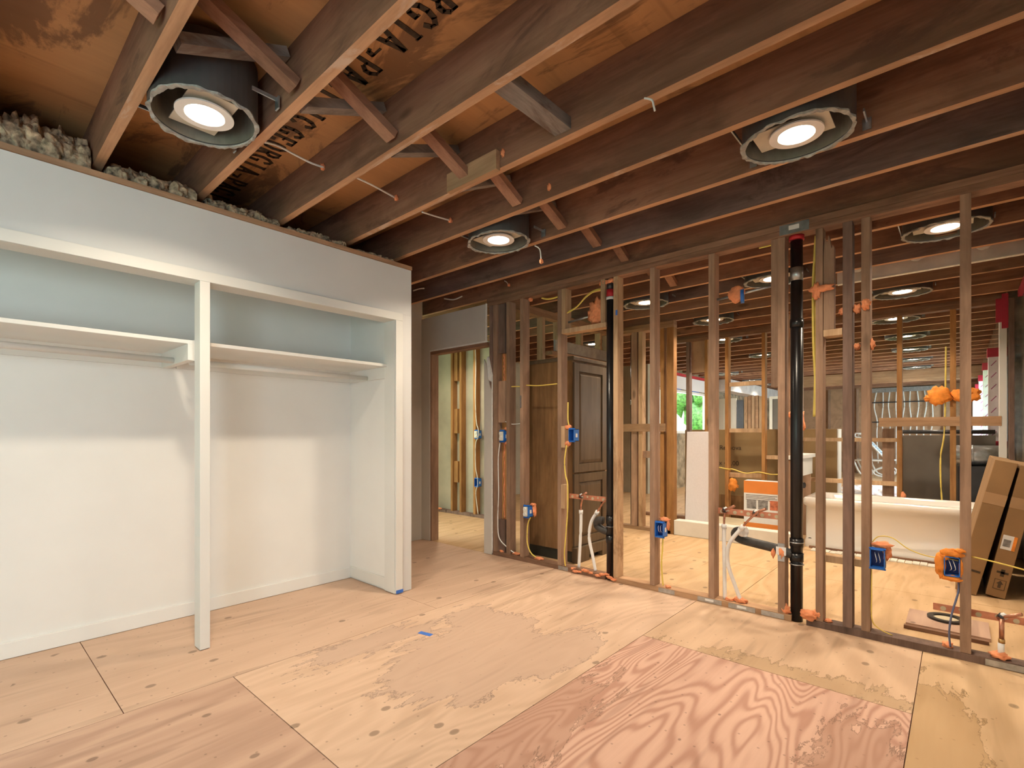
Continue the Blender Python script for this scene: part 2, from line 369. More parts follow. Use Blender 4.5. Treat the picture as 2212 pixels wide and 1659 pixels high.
# ================================================================== the setting
bm = bmesh.new()
bx(bm, -6.4, .62, -3.2, 19.2, -.30, -.02, mi=0)
g = .0018
sheets = [(-3.8, -2.555, -3.2, .47, 1), (-3.8, -2.555, .47, 2.12, 1), (-6.3, -2.69, 2.12, 3.42, 1),
          (-2.555, -1.34, -3.2, .885, 3), (-2.555, -1.34, .885, 3.42, 0), (-1.34, -.14, -3.2, 2.62, 2),
          (-1.34, -.14, 2.62, 3.42, 4), (-.14, .6, -3.2, 3.42, 5),
          (-2.69, -2.555, 2.12, 3.42, 1),
          (-6.3, -3.6, 3.42, 6.6, 6), (-3.6, -2.38, 3.42, 6.6, 6), (-2.38, -1.16, 3.42, 4.6, 6), (-2.38, -1.16, 4.6, 6.6, 6), (-1.16, .6, 3.42, 4.6, 6), (-1.16, .6, 4.6, 6.6, 6),
          (-6.3, .6, 6.6, 19.1, 6)]
for (x0, x1, y0, y1, mi) in sheets: bx(bm, x0 + g, x1 - g, y0 + g, y1 - g, -.02, 0, mi=mi)
fl = obj('floor', bm, ['ply_light', 'ply_plain', 'ply_red', 'ply_brown', 'ply_strip', 'ply_yellow', 'ply_bath']); fl['kind'] = 'structure'
def struct(name, bm, mats, parent=None):
    o = obj(name, bm, mats, parent); 
    if parent is None: o['kind'] = 'structure'
    return o
bm = bmesh.new(); bx(bm, -6.4, .62, -3.2, 19.2, ZS, ZS + .04); ceil = struct('ceiling', bm, 'ply_under')
# closet wall (left): header, pier and end
bm = bmesh.new()
bx(bm, -3.12, -3.0, -2.6, 2.25, 2.01, 2.345, .002)
bx(bm, -3.12, -3.0, 2.15, 2.25, 0.004, 2.01)
bx(bm, -4.35, -3.12, 2.16, 2.25, 0.004, 2.345)
bx(bm, -3.12, -3.0, -2.6, -1.55, 0.004, 2.01)
wc = struct('wall_closet', bm, 'paint_wall')
bm = bmesh.new(); bx(bm, -3.70, -3.62, -2.6, 2.16, 0, 2.345); struct('wall_closet_back', bm, 'rough_paint_white')
bm = bmesh.new(); bx(bm, -3.62, -3.12, 2.12, 2.16, 0, 2.345); struct('wall_closet_side', bm, 'rough_paint_white')
bm = bmesh.new(); bx(bm, -3.62, -3.12, -2.6, 2.12, 2.30, 2.345); struct('ceiling_closet', bm, 'paint')
# closet trim: header jamb + casing
bm = bmesh.new()
bx(bm, -3.12, -2.998, -1.55, 2.12, 1.957, 2.012); bx(bm, -2.998, -2.985, -1.55, 2.165, 1.957, 2.012, .003)
struct('trim_1', bm, 'paint')
bm = bmesh.new(); bx(bm, -3.12, -2.998, 2.10, 2.155, 0.006, 1.957); bx(bm, -2.998, -2.985, 2.105, 2.165, 0.006, 1.957, .003); struct('trim_2', bm, 'paint')
bm = bmesh.new(); bx(bm, -3.62, -3.607, -2.6, 2.12, 0.002, .085, .003); struct('baseboard_closet', bm, 'rough_paint_white')
bm = bmesh.new(); bx(bm, -3.607, -3.12, 2.107, 2.12, 0.012, .095, .003); struct('baseboard_closet_side', bm, 'paint')
# top plate of closet wall seen above the paint, end blocks
pl = box('top_plate', -3.14, -2.99, -2.6, 2.25, 2.347, 2.372, 'plate_y'); tag(pl, 'thin raw wood plate along the top of the white closet wall', 'board')
# outer walls
def wallbox(name, x0, x1, y0, y1, z0, z1, mat):
    bm = bmesh.new(); bx(bm, x0, x1, y0, y1, z0, z1); return struct(name, bm, mat)
wallbox('wall_left', -4.43, -4.35, -2.6, 3.41, 0, ZS, 'paint_grey')
wallbox('wall_hall_left', -6.3, -6.2, 3.5, 8.8, 0, ZS, 'drywall')
wallbox('wall_hall_end', -6.2, -4.4, 8.8, 8.9, 0, ZS, 'drywall')
# rear wall of this room with a window opening
bm = bmesh.new()
bx(bm, -4.35, -2.6, -2.70, -2.6, 0, ZS); bx(bm, -.6, .38, -2.70, -2.6, 0, ZS); bx(bm, -2.6, -.6, -2.70, -2.6, 0, .6); bx(bm, -2.6, -.6, -2.70, -2.6, 2.1, ZS)
struct('wall_rear', bm, 'paint_wall')
# right wall: this room (window y -2.35..-.75), bathroom (solid, sheeting), far room (ribbon window)
bm = bmesh.new()
bx(bm, .38, .48, -2.6, -2.35, 0, ZS); bx(bm, .38, .48, -.75, 3.5, 0, ZS); bx(bm, .38, .48, -2.35, -.75, 0, .45); bx(bm, .38, .48, -2.35, -.75, 2.05, ZS)
struct('wall_right', bm, 'paint_wall')
wallbox('wall_bath_right', .43, .53, 3.5, 6.5, 0, ZS, 'plastic')
bm = bmesh.new()
bx(bm, .34, .46, 6.5, 18.0, 0, 1.0); bx(bm, .34, .46, 6.5, 18.0, 2.0, ZS); bx(bm, .34, .46, 6.5, 7.3, 1.0, 2.0); bx(bm, .34, .46, 16.8, 18.0, 1.0, 2.0)
struct('wall_far_right', bm, 'plastic')
# far left exterior wall with window
bm = bmesh.new()
y0, y1 = 8.9, 18.0
bx(bm, -4.5, -4.4, y0, 9.25, 0, ZS); bx(bm, -4.5, -4.4, 11.8, y1, 0, ZS); bx(bm, -4.5, -4.4, 9.25, 11.8, 0, 1.15); bx(bm, -4.5, -4.4, 9.25, 11.8, 2.07, ZS)
struct('wall_far_left', bm, 'plastic')
wallbox('wall_far', -4.4, .34, 17.5, 17.6, 0, ZS, 'ply_panel')
def window(n, axis, a, u0, u1, z0, z1, mull, frame='glass_frame'):
    bm = bmesh.new(); t = .05
    def b2(ua, ub, za, zb):
        if axis == 'x': bx(bm, a - .03, a + .03, ua, ub, za, zb)
        else: bx(bm, ua, ub, a - .03, a + .03, za, zb)
    b2(u0, u1, z0, z0 + t); b2(u0, u1, z1 - t, z1); b2(u0, u0 + t, z0, z1); b2(u1 - t, u1, z0, z1)
    for q in range(1, mull): c = u0 + (u1 - u0) * q / mull; b2(c - .025, c + .025, z0, z1)
    o = struct('window_%d' % n, bm, frame)
    bm = bmesh.new()
    if axis == 'x': bx(bm, a - .003, a + .003, u0 + t, u1 - t, z0 + t, z1 - t)
    else: bx(bm, u0 + t, u1 - t, a - .003, a + .003, z0 + t, z1 - t)
    obj('pane', bm, 'glass', o)
window(1, 'x', .43, -2.35, -.75, .45, 2.05, 2)
window(2, 'y', -2.65, -2.6, -.6, .6, 2.1, 2)
window(3, 'x', -4.45, 9.25, 11.8, 1.15, 2.07, 3)
window(4, 'x', .42, 7.3, 16.8, 1.0, 2.0, 7)

# ================================================================== door opening (stud-wall line, left end)
bm = bmesh.new()
bx(bm, -4.35, -3.365, 3.398, 3.411, 2.035, 2.385); bx(bm, -4.35, -4.215, 3.398, 3.411, 0.004, 2.035)
wd = struct('wall_door_side', bm, 'paint_grey')
bm = bmesh.new()     # torn right hand strip of drywall
def prism_y(bm, poly, y0, y1):
    A = [bm.verts.new((x, y0, z)) for x, z in poly]; B = [bm.verts.new((x, y1, z)) for x, z in poly]
    bm.faces.new(A); bm.faces.new(B)
    for i in range(len(poly)): bm.faces.new((A[i], A[(i + 1) % len(poly)], B[(i + 1) % len(poly)], B[i]))
prism_y(bm, [(-3.392, .004), (-3.292, .004), (-3.288, 1.45), (-3.30, 1.55), (-3.33, 1.62), (-3.36, 1.80), (-3.392, 1.86)], 3.398, 3.411)
struct('wall_door_strip', bm, 'paint_grey')
bm = bmesh.new()
tube(bm, curve([(-3.285, 3.40, .02), (-3.285, 3.40, .8), (-3.285, 3.40, 1.70)], 8), .006, 6)
prism_y(bm, [(-3.355, 1.86), (-3.335, 1.88), (-3.285, 1.70), (-3.30, 1.64), (-3.33, 1.66)], 3.392, 3.410)
t_ = obj('torn_drywall', bm, 'drywall_edge'); tag(t_, 'torn white drywall paper edge beside the door opening', 'drywall scrap')
bm = bmesh.new(); bx(bm, -4.215, -3.365, 3.40, 3.42, 2.022, 2.036); bx(bm, -3.372, -3.362, 3.396, 3.411, 2.03, 2.39); t_ = obj('drywall_edge', bm, 'drywall_edge'); tag(t_, 'cut white drywall edge over the door opening', 'drywall edge')
bm = bmesh.new(); bx(bm, -4.24, -3.36, 3.412, 3.50, 1.99, 2.025); hd = obj('door_header', bm, 'plate_x'); tag(hd, 'brown wood header board across the top of the door opening', 'board')
bm = bmesh.new(); bx(bm, -4.235, -4.195, 3.415, 3.505, 0, 2.0); tag(obj('door_jamb_stud', bm, 'stud'), 'brown stud at the left side of the hallway opening', 'stud')

# ================================================================== ceiling joists
JY = [-1.30, -.86, -.42, .02, .45, .885, 1.325, 1.775, 2.18, 2.62, 3.035, 3.43, 3.885, 4.30, 4.71, 5.10, 5.50, 5.91, 6.35]
y = 6.80
while y < 17.3: JY.append(y); y += .45
order = ['first', 'second', 'third', 'fourth', 'fifth', 'sixth', 'seventh', 'eighth', 'ninth', 'tenth', 'eleventh', 'twelfth', 'thirteenth', 'fourteenth', 'fifteenth', 'sixteenth', 'seventeenth', 'eighteenth', 'nineteenth', 'twentieth', 'twenty-first', 'twenty-second', 'twenty-third', 'twenty-fourth', 'twenty-fifth']
labs = {3: 'dark joist at the extreme upper left corner of the ceiling', 4: 'brown joist left of the large round light fixture', 5: 'brown joist just right of the large fixture, left of the black stencilled letters',
        6: 'brown joist right of the black stencilled letters, grey block butting on its far side', 7: 'brown joist carrying the far end of the grey wood block',
        8: 'brown joist just in front of the oblong light fixture', 9: 'brown joist just behind the oblong light fixture at upper right', 10: 'dark grey-brown joist second in front of the stud wall',
        11: 'dark brown joist resting right over the front stud wall', 12: 'joist just beyond the front stud wall', 13: 'joist behind the row of lights over the bathroom', 14: 'dark joist in front of the joist wrapped in white board',
        15: 'ceiling joist faced with pale white board above the bathtub', 16: 'bare light brown joist right behind the white-faced one'}
def patch_on(o, yy):
    for q in range(6):
        b_ = bmesh.new(); blob(b_, (-.62 + .19 * q, yy - .0125, ZC + .11 + .03 * (q % 2)), (.05, .0012, .04), q, .3, 2); obj('compound_patch', b_, 'white_label', o, 'white compound patch')
for i, yy in enumerate(JY):
    x0 = -4.34 if yy < 3.2 else (-6.19 if yy < 8.8 else -4.39)
    x1 = .378 if yy < 3.45 else .428 if yy < 6.49 else .338
    bm = bmesh.new(); fs = bx(bm, x0, x1, yy, yy + .040, ZC, ZS - .001)
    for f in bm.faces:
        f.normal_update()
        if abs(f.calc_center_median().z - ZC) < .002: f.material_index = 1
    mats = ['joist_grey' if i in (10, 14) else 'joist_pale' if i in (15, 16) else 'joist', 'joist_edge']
    o = obj('ceiling_joist', bm, mats)
    if i == 15: box('facing_board', -.78, .425, yy - .012, yy - .001, ZC - .004, ZS - .004, 'soffit', o, 0, 'pale patched white board'); box('corner_bead', -.78, .425, yy - .016, yy + .03, ZC - .009, ZC - .004, 'drywall_edge', o); patch_on(o, yy)
    lab = labs.get(i) or (('brown joist over the bathroom, %s behind the white-faced one' % order[i - 16]) if 16 < i < 19 else
                          ('ceiling joist of the rear room, %s back from the second stud wall' % order[i - 19]) if i >= 19 else 'joist overhead near the viewer, %s before the corner one' % order[2 - i])
    tag(o, lab, 'joist', 'ceiling joists')

# stencilled maker's name on the sheathing: reading towards -x, letter tops towards +y
S = .2
G = {
 'G': [[(.95, .78), (.75, .97), (.45, 1), (.15, .8), (.05, .5), (.15, .2), (.45, 0), (.75, .03), (.88, .15), (.88, .42)], [(.6, .42), (1.0, .42)]],
 'E': [[(.2, 0), (.2, 1)], [(.05, 1), (.85, 1), (.85, .8)], [(.2, .52), (.6, .52)], [(.05, 0), (.88, 0), (.88, .22)]],
 'O': [[(.5, 1), (.15, .82), (.05, .5), (.15, .18), (.5, 0), (.85, .18), (.95, .5), (.85, .82), (.5, 1)]],
 'R': [[(.2, 0), (.2, 1)], [(.05, 1), (.6, 1), (.85, .85), (.85, .65), (.6, .5), (.2, .5)], [(.5, .5), (.8, .05), (1, .05)], [(.02, 0), (.4, 0)]],
 'I': [[(.5, 0), (.5, 1)], [(.25, 1), (.75, 1)], [(.25, 0), (.75, 0)]],
 'A': [[(.08, 0), (.48, 1), (.52, 1), (.92, 0)], [(.22, .33), (.78, .33)], [(-.04, 0), (.25, 0)], [(.7, 0), (1.04, 0)]],
 'P': [[(.2, 0), (.2, 1)], [(.05, 1), (.65, 1), (.92, .82), (.92, .62), (.65, .45), (.2, .45)], [(.02, 0), (.42, 0)]],
 'C': [[(.95, .75), (.75, .97), (.45, 1), (.15, .8), (.05, .5), (.15, .2), (.45, 0), (.75, .03), (.95, .25)]],
 'F': [[(.2, 0), (.2, 1)], [(.05, 1), (.88, 1), (.88, .78)], [(.2, .52), (.62, .52)], [(.02, 0), (.42, 0)]],
 '-': [[(.05, .5), (.95, .5)], [(.55, .2), (.8, .25), (.85, .5)]],
}
def stroke(bm, pts, org, sx, sy, z, wv, wh):
    P_ = [Vector((org[0] - p[0] * sx, org[1] + p[1] * sy, z)) for p in pts]
    for a, b_ in zip(P_[:-1], P_[1:]):
        d = b_ - a
        if d.length < 1e-5: continue
        u = abs(d.normalized().y); hw = (wh + (wv - wh) * u) / 2
        n = Vector((-d.y, d.x, 0)).normalized() * hw; e_ = d.normalized() * hw * .35
        v = [bm.verts.new(q) for q in (a - n - e_, a + n - e_, b_ + n + e_, b_ - n + e_)]
        lo = [bm.verts.new(q.co - Vector((0, 0, .0015))) for q in v]
        bm.faces.new(lo); bm.faces.new(v)
        for k in range(4): bm.faces.new((v[k], v[(k + 1) % 4], lo[(k + 1) % 4], lo[k]))
def stencil(x_start, pitch, text, h=.115):
    x = x_start
    for ch in text:
        bm = bmesh.new()
        for s_ in G[ch]: stroke(bm, s_, (x, 1.085), pitch * .70, h if ch != '-' else h * .8, ZS - .001, .024, .010)
        o = obj('stencil_letter', bm, 'ink', ceil)
        x -= pitch
stencil(-1.05, .0935, 'GEORGIA-PACIFIC')
stencil(-2.485, .0935, 'GEORGIA-PACIFIC')

# ================================================================== bridging between the joists
def bridging(p0, p1, label, mat='bridge', wx=.064, wz=.038, group='cross bridging between joists', cat='bridging'):
    bm = bmesh.new(); beam(bm, p0, p1, wx, wz); o = obj('bridging', bm, mat); tag(o, label, cat, group)
for k in range(3, 13):
    ya, yb = JY[k] + .041, JY[k + 1] - .001
    X0 = -1.90
    o_ = order[k - 3]
    bridging((X0 + .01, ya + .02, ZS - .035), (X0 + .01, yb - .012, ZC + .035), 'wood cross brace rising toward the viewer, %s in the diagonal row' % o_, 'bridge')
    bridging((X0 - .075, ya + .015, ZC + .035), (X0 - .075, yb - .012, ZS - .04), 'wood cross brace rising away from the viewer, %s in the diagonal row' % o_, 'bridge_grey')
bridging((-1.285, JY[6] + .042, 2.485), (-1.285, JY[7] - .002, 2.485), 'flat grey stained wood block alone between two joists, right of the braces', 'bridge_grey', .085, .05, None, 'wood block')
o = box('wood_cleat', -2.02, -1.66, JY[7] - .03, JY[7] - .002, 2.425, 2.52, 'plate_light'); tag(o, 'small light plywood cleat nailed on a joist beside the cross braces', 'wood block')

# ================================================================== insulation above the closet
insul_lab = ['at the far left above the closet wall', 'below the large round fixture', 'second heap to the right of the large fixture', 'third heap, small, above the closet wall', 'last heap by the closet corner']
for i, (ya, yb, hh) in enumerate([(.07, .44, .20), (.50, .875, .13), (.93, 1.315, .11), (1.37, 1.765, .085), (1.82, 2.17, .06)]):
    bm = bmesh.new(); r_ = random.Random(i)
    nq = 12
    for q in range(nq):
        t = (q + .7) / (nq + .4); hq = hh * (.38 + .25 * r_.random()) * (1.0 if i else 1.15 - .5 * abs(t - .45))
        blob(bm, (-3.08 - r_.random() * .04, ya + (yb - ya) * t, 2.374 + hq * .55), (.05, .045, hq * .60), seed=q + i * 11, amp=.20, sub=4, fr=1.2)
        blob(bm, (-3.17, ya + (yb - ya) * t, 2.374 + hq * .8), (.06, .05, hq * .85), seed=q + i * 17, amp=.22, sub=4, fr=1.2)
    for v in bm.verts:
        v.co += Vector((.012 * noise.noise(v.co * 34), .012 * noise.noise(v.co * 37 + Vector((5, 5, 5))), .016 * noise.noise(v.co * 30 + Vector((9, 1, 3)))))
    for v in bm.verts: v.co.z = max(v.co.z, 2.3735); v.co.y = min(max(v.co.y, ya), yb)
    o = obj('insulation_batt', bm, 'insul'); tag(o, 'tufts of brown grey insulation ' + insul_lab[i], 'insulation', 'insulation above the closet wall')

# ================================================================== recessed light fixtures
def fixture(x, y, label, group='recessed ceiling lights', big=False):
    t = thing('ceiling_light', label, 'ceiling light', (x, y, ZC), group)
    c = (x, y)
    bm = bmesh.new(); ringm(bm, c, .180, .188, ZC - .02, ZC + .20, 48, ex=1.14); disc(bm, c, .188 * 1.14, .188, ZC + .20, ZC + .205, 48); obj('housing', bm, 'drum', t)
    bm = bmesh.new(); ringm(bm, c, .177, .1795, ZC - .015, ZC + .19, 48, ex=1.14); obj('housing_lining', bm, 'drum_in', t)
    bm = bmesh.new(); ringm(bm, c, .176, .1895, ZC - .028, ZC - .021, 110, .07, x, ex=1.14); obj('plaster_rim', bm, 'rim', t)
    bm = bmesh.new(); bx(bm, x - .16, x + .13, y - .085, y + .085, ZC + .012, ZC + .016); obj('mounting_pan', bm, 'pan', t)
    bm = bmesh.new(); ringm(bm, c, .072, .104, ZC - .008, ZC - .002, 40); ringm(bm, c, .070, .080, ZC - .006, ZC + .012, 40); obj('trim_ring', bm, 'trim', t, smooth=False)
    bm = bmesh.new(); disc(bm, c, .071, .071, ZC - .004, ZC + .001, 32); obj('lens', bm, 'lens', t)
    for s in (-1, 1):
        bm = bmesh.new(); beam(bm, (x + s * .228, y + (.095 if s > 0 else -.190), ZC + .05), (x + s * .228, y + .190, ZC + .05), .006, .014); o = obj('hanger_bar', bm, 'galv', t)
        for u in ((1,) if s > 0 else (-1, 1)):
            bm = bmesh.new(); bx(bm, x + s * .228 - .016, x + s * .228 + .016, y + u * .1915 - .003, y + u * .1915 + .003, ZC + .012, ZC + .06); obj('bracket', bm, 'galv', o)
    d = bpy.data.lights.new('led_lamp', 'AREA'); d.shape = 'DISK'; d.size = .13; d.energy = LED_W; d.color = LED_COL; d.spread = math.radians(135)
    lo = bpy.data.objects.new('led_lamp', d); COL.objects.link(lo); lo.parent = t; lo.location = (0, 0, -.010)
    return t
def copy_fixture(src, x, y, label, power=None, group='recessed ceiling lights'):
    r = src.copy(); COL.objects.link(r); r.location = (x, y, ZC); r['label'] = label; r['group'] = group
    for ch in list(src.children):
        c = ch.copy(); COL.objects.link(c); c.parent = r; c.matrix_parent_inverse = Matrix()
        if ch.type == 'LIGHT' and power:
            c.data = ch.data.copy(); c.data.energy = power
        for gch in ch.children:
            d = gch.copy(); COL.objects.link(d); d.parent = c
    return r
fx = fixture(-2.27, .680, 'large round recessed light with ragged plaster rim above the closet')
copy_fixture(fx, -.52, 2.42, 'oblong recessed light with galvanised brackets at the upper right of the near room')
copy_fixture(fx, -2.28, 2.42, 'round recessed light in the middle of the picture, nearest the front stud wall')
LP = [(-.06, 4.115, 'recessed light behind the rightmost stud of the front wall'), (-2.29, 4.52, 'recessed light seen between the black pipe and its right stud pair'), (-1.15, 4.52, 'recessed light hidden partly behind the right stud by the foam disc'),
      (-.38, 5.73, 'recessed light just behind the white-faced joist'), (-2.07, 5.73, 'recessed light above the shower curb'),
      (-.52, 7.05, 'recessed light behind the second stud wall, nearest on the right row'), (-2.38, 7.05, 'recessed light behind the second stud wall, nearest on the middle row'),
      (-.52, 8.40, 'second light of the right row in the rear room'), (-2.38, 8.85, 'second light of the middle row in the rear room'), (-.55, 9.75, 'third light of the right row in the rear room'),
      (-.57, 11.1, 'fourth light of the right row in the rear room'), (-.6, 12.45, 'fifth and last light of the right row in the rear room'), (-3.69, 11.1, 'nearest light of the left row in the rear room'),
      (-3.73, 12.9, 'middle light of the left row in the rear room'), (-3.69, 14.25, 'farthest light of the left row in the rear room'), (-3.93, 6.15, 'recessed light far behind the dark cabinet'), (-4.9, 4.10, 'recessed light in the hallway behind the door opening')]
for (x, y, l) in LP: copy_fixture(fx, x, min(JY, key=lambda q: abs(q + .245 - y)) + .245 if True else y, l, 8.5 if y > 6.6 else 11.0)

# ================================================================== cables and foam dabs around the ceiling
def cable(label, pts, r=.004, mat='white_cable', cap=None, caps=(.012, .012, .016), group='short cables at the joists'):
    t = thing('cable', label, 'cable', pts[0], group)
    wire('wire', pts, r, mat, t)
    if cap is not None: foam('foam_dab', [(cap, caps)], t, label='orange foam dab')
    return t
cable('white cable drooping across the bay below the stencilled letters', [AtY(566, 306, .93), AtY(600, 315, 1.03), AtY(640, 336, 1.15), AtY(672, 352, 1.24), AtY(700, 362, 1.32)], .005, cap=AtY(697, 361, 1.315))
cable('white cable crossing the second bay right of the stencil, middle of three', [AtY(768, 383, 1.37), AtY(800, 398, 1.5), AtY(830, 414, 1.65), AtY(855, 428, 1.77)], .005, cap=AtY(856, 428, 1.765))
cable('short white cable crossing the third bay, rightmost of three', [AtY(912, 458, 1.83), AtY(940, 467, 2.0), AtY(972, 476, 2.175)], .005, cap=AtY(973, 476, 2.17))
def hook(px, py, yj, label, dx=.02, ln=.09, mat='white_cable', capc=True):
    p = AtY(px, py, yj - .01)
    cable(label, [p + Vector((-.03, 0, .02)), p, p + Vector((dx, -.004, -.03)), p + Vector((dx * 1.5, -.006, -ln))], .004, mat, cap=p + Vector((dx * 1.5, -.006, -ln)) if capc else None)
hook(1408, 216, JY[7], 'thin white wire hook below a joist near the top centre', .01, .05, capc=False)
hook(1163, 535, JY[9], 'white wire with orange tip hanging beside the middle round light', .02, .10)
hook(1095, 610, JY[11], 'short white wire with an orange tip above the painted door header', .02, .03)
wire_l = [[AtY(893, 628, 3.02), AtY(905, 624, 3.02), AtY(916, 623, 3.02)], [AtY(960, 645, 3.42), AtY(980, 647, 3.42), AtY(998, 640, 3.42)]]
cable('white cable stub at the closet corner, nearer of two', wire_l[0], .007); cable('white cable stub at the closet corner, farther of two', wire_l[1], .007)
for px, py, yj, l in [(1086, 330, JY[7], 'on the joist left of the grey wood block'), (1186, 404, JY[8], 'on the joist right of the plywood cleat')]:
    p = AtY(px, py, yj - .004); o = foam('foam_dab', [(p, (.012, .006, .02))]); tag(o, 'small orange foam dab ' + l, 'foam', 'foam dabs on joists')

# ================================================================== closet fittings
t = thing('closet_shelf', 'long white closet shelf left of the divider post', 'shelf', (-3.35, -.3, 1.63), 'closet shelves')
box('shelf_board', -3.615, -3.09, -2.5, .868, 1.632, 1.652, 'paint', t, .002); box('cleat', -3.618, -3.60, -2.5, .868, 1.55, 1.632, 'paint', t); box('cleat', -3.60, -3.09, .845, .868, 1.545, 1.632, 'paint', t)
t = thing('closet_shelf', 'white closet shelf right of the divider post', 'shelf', (-3.35, 1.5, 1.63), 'closet shelves')
box('shelf_board', -3.615, -3.09, .924, 2.118, 1.632, 1.652, 'paint', t, .002); box('cleat', -3.618, -3.60, .924, 2.118, 1.55, 1.632, 'paint', t); box('cleat', -3.60, -3.11, 2.098, 2.118, 1.55, 1.632, 'paint', t)
for (a, b_, l) in ((-2.5, .845, 'left'), (.924, 2.098, 'right')):
    bm = bmesh.new(); tube(bm, [(-3.35, a, 1.566), (-3.35, b_ - .001, 1.566)], .017, 20); o = obj('closet_rod', bm, 'paint', smooth=False); tag(o, 'white closet rod under the %s shelf' % l, 'closet rod', 'closet rods')
    for p in o.data.polygons: p.use_smooth = len(p.vertices) == 4
t = thing('divider_post', 'white square post dividing the closet opening', 'post', (-3.0, .9, 0))
box('post', -3.075, -2.985, .872, .92, 0.004, 1.957, 'paint', t, .002); box('shelf_support', -3.60, -3.10, .869, .884, 1.545, 1.655, 'paint', t)
box('base_gap', -3.07, -2.99, .876, .916, 0, .004, 'stud_dark', t)
o = box('tape', -2.984, -2.9825, 2.085 + .02, 2.165, .006, .03, 'bluetape'); tag(o, 'blue tape wrapped at the foot of the closet corner', 'tape')
bm = bmesh.new(); bx(bm, -2.325, -2.235, 1.792, 1.825, .0004, .0012); bmesh.ops.rotate(bm, verts=bm.verts, cent=(-2.28, 1.81, 0), matrix=Matrix.Rotation(math.radians(12), 3, 'Z')); tag(obj('tape', bm, 'bluetape'), 'scrap of blue tape lying on the plywood floor', 'tape')

# ================================================================== front stud wall
sw = thing('stud_wall', 'open stud wall frame across the room with bare brown studs', 'stud wall', (-1.5, 3.45, 0))
def seg_x(name, x0, x1, z0, z1, mat, parent, y0=WY0, y1=WY1, label=None): return box(name, x0, x1, y0, y1, z0, z1, mat, parent, .0015, label)
seg_x('top_plate', -3.365, .378, 2.400, 2.438, 'plate_x', sw); seg_x('top_plate', -3.365, .378, 2.362, 2.399, 'plate_x', sw)
seg_x('bottom_plate', -3.285, -2.07, 0, .038, 'plate_x', sw); seg_x('bottom_plate', -1.99, -.76, 0, .038, 'plate_light', sw); seg_x('bottom_plate', -.68, .378, 0, .038, 'stud_dark', sw)
Z1 = 2.361
studs = [(-3.335, -3.292, 'stud_dark', 0, Z1), (-3.285, -3.232, 'stud', .039, Z1), (-3.115, -3.075, 'stud', .039, Z1), (-2.948, -2.909, 'stud', .039, Z1), (-2.529, -2.489, 'stud', .039, Z1),
         (-1.993, -1.955, 'stud_new', .039, Z1), (-1.689, -1.651, 'stud', .039, Z1), (-1.262, -1.222, 'stud', .039, Z1), (-.835, -.795, 'stud', .039, Z1), (-.632, -.594, 'stud', .039, Z1),
         (-.496, -.450, 'stud_dark', .039, Z1), (-.408, -.367, 'stud', .039, Z1), (.006, .049, 'stud', .039, Z1)]
for (a, b_, m, z0, z1) in studs: box('stud', a, b_, WY0 + .001, WY1 - .001, z0, z1, m, sw, .002)
# blocks filling the first bay, orange sealed gaps
box('blocking', -3.231, -3.150, WY0 + .02, WY1 - .01, 1.90, 2.361, 'stud_dark', sw); box('blocking', -3.231, -3.150, WY0 + .02, WY1 - .01, 1.25, 1.64, 'stud', sw); box('blocking', -3.231, -3.150, WY0 + .02, WY1 - .01, .039, .34, 'stud_dark', sw)
bm = bmesh.new(); bx(bm, -3.228, -3.16, WY1 - .025, WY1 - .02, .34, 1.25); bx(bm, -3.228, -3.16, WY1 - .025, WY1 - .02, 1.64, 1.90); obj('back_board', bm, 'stud_orange', sw)
for (a, b_) in ((1.64, 1.90), (.34, 1.13)):
    bm = bmesh.new(); tube(bm, [(-3.195 + .004 * math.sin(k * 1.3), WY1 - .03, a + (b_ - a) * k / 24) for k in range(25)], [.006 + .002 * math.sin(k * 2.1) for k in range(25)], 7); obj('foam_bead', bm, 'foam', sw, 'orange foam bead')
# framed pocket above the left pipe
seg_x('blocking', -2.486, -2.06, 1.985, 2.022, 'stud_new', sw); box('blocking', -2.106, -2.066, WY0, WY1, 2.023, 2.361, 'stud_new', sw); box('blocking', -2.487, -2.449, WY0 + .002, WY1, 2.023, 2.361, 'stud_new', sw)
# hanging stud, splintered stub with sill, low block, switch blocks
box('blocking', -.876, -.837, WY0 + .012, WY1, 1.44, 2.361, 'stud', sw)
bm = bmesh.new(); prism_y(bm, [(-.592, 1.756), (-.538, 1.756), (-.538, 2.23), (-.545, 2.25), (-.552, 2.23), (-.566, 2.31), (-.574, 2.27), (-.586, 2.30), (-.592, 2.20)], WY0 + .01, WY0 + .05); obj('splintered_stub', bm, 'stud', sw)
seg_x('blocking', -.592, -.498, 1.718, 1.756, 'stud_new', sw); box('blocking', -.592, -.498, WY1 - .04, WY1, .385, .425, 'stud_new', sw); box('blocking', -.449, -.409, WY1 - .04, WY1, .385, .425, 'stud_new', sw)
for (z0, z1) in ((1.03, 1.21), (.52, .72)): box('blocking', -2.488, -2.45, WY0 - .004, WY0 + .05, z0, z1, 'stud_new', sw, .001)
# nail plates
def nailplate(x0, x1, z0, z1, yy, lab=True):
    o = box('nail_plate', x0, x1, yy - .002, yy, z0, z1, 'galv', sw, 0, 'grey metal plate')
    if lab: box('sticker', (x0 + x1) / 2 - .028, (x0 + x1) / 2 + .028, yy - .0032, yy - .0021, z0 + (z1 - z0) * .35, z0 + (z1 - z0) * .8, 'white_label', o)
nailplate(-.825, -.665, 2.37, 2.43, WY0); nailplate(-.835, -.797, .36, .47, WY0 - .0005)
nailplate(-1.335, -1.175, .004, .034, WY0); nailplate(-1.13, -.965, .004, .034, WY0); nailplate(-2.52, -2.42, .004, .034, WY0, False); nailplate(-1.62, -1.50, .004, .034, WY0, False); nailplate(.10, .25, .004, .034, WY0, False); nailplate(-.93, -.80, .004, .034, WY0, False)
nailplate(-2.947, -2.93, 1.38, 1.49, WY0, False)
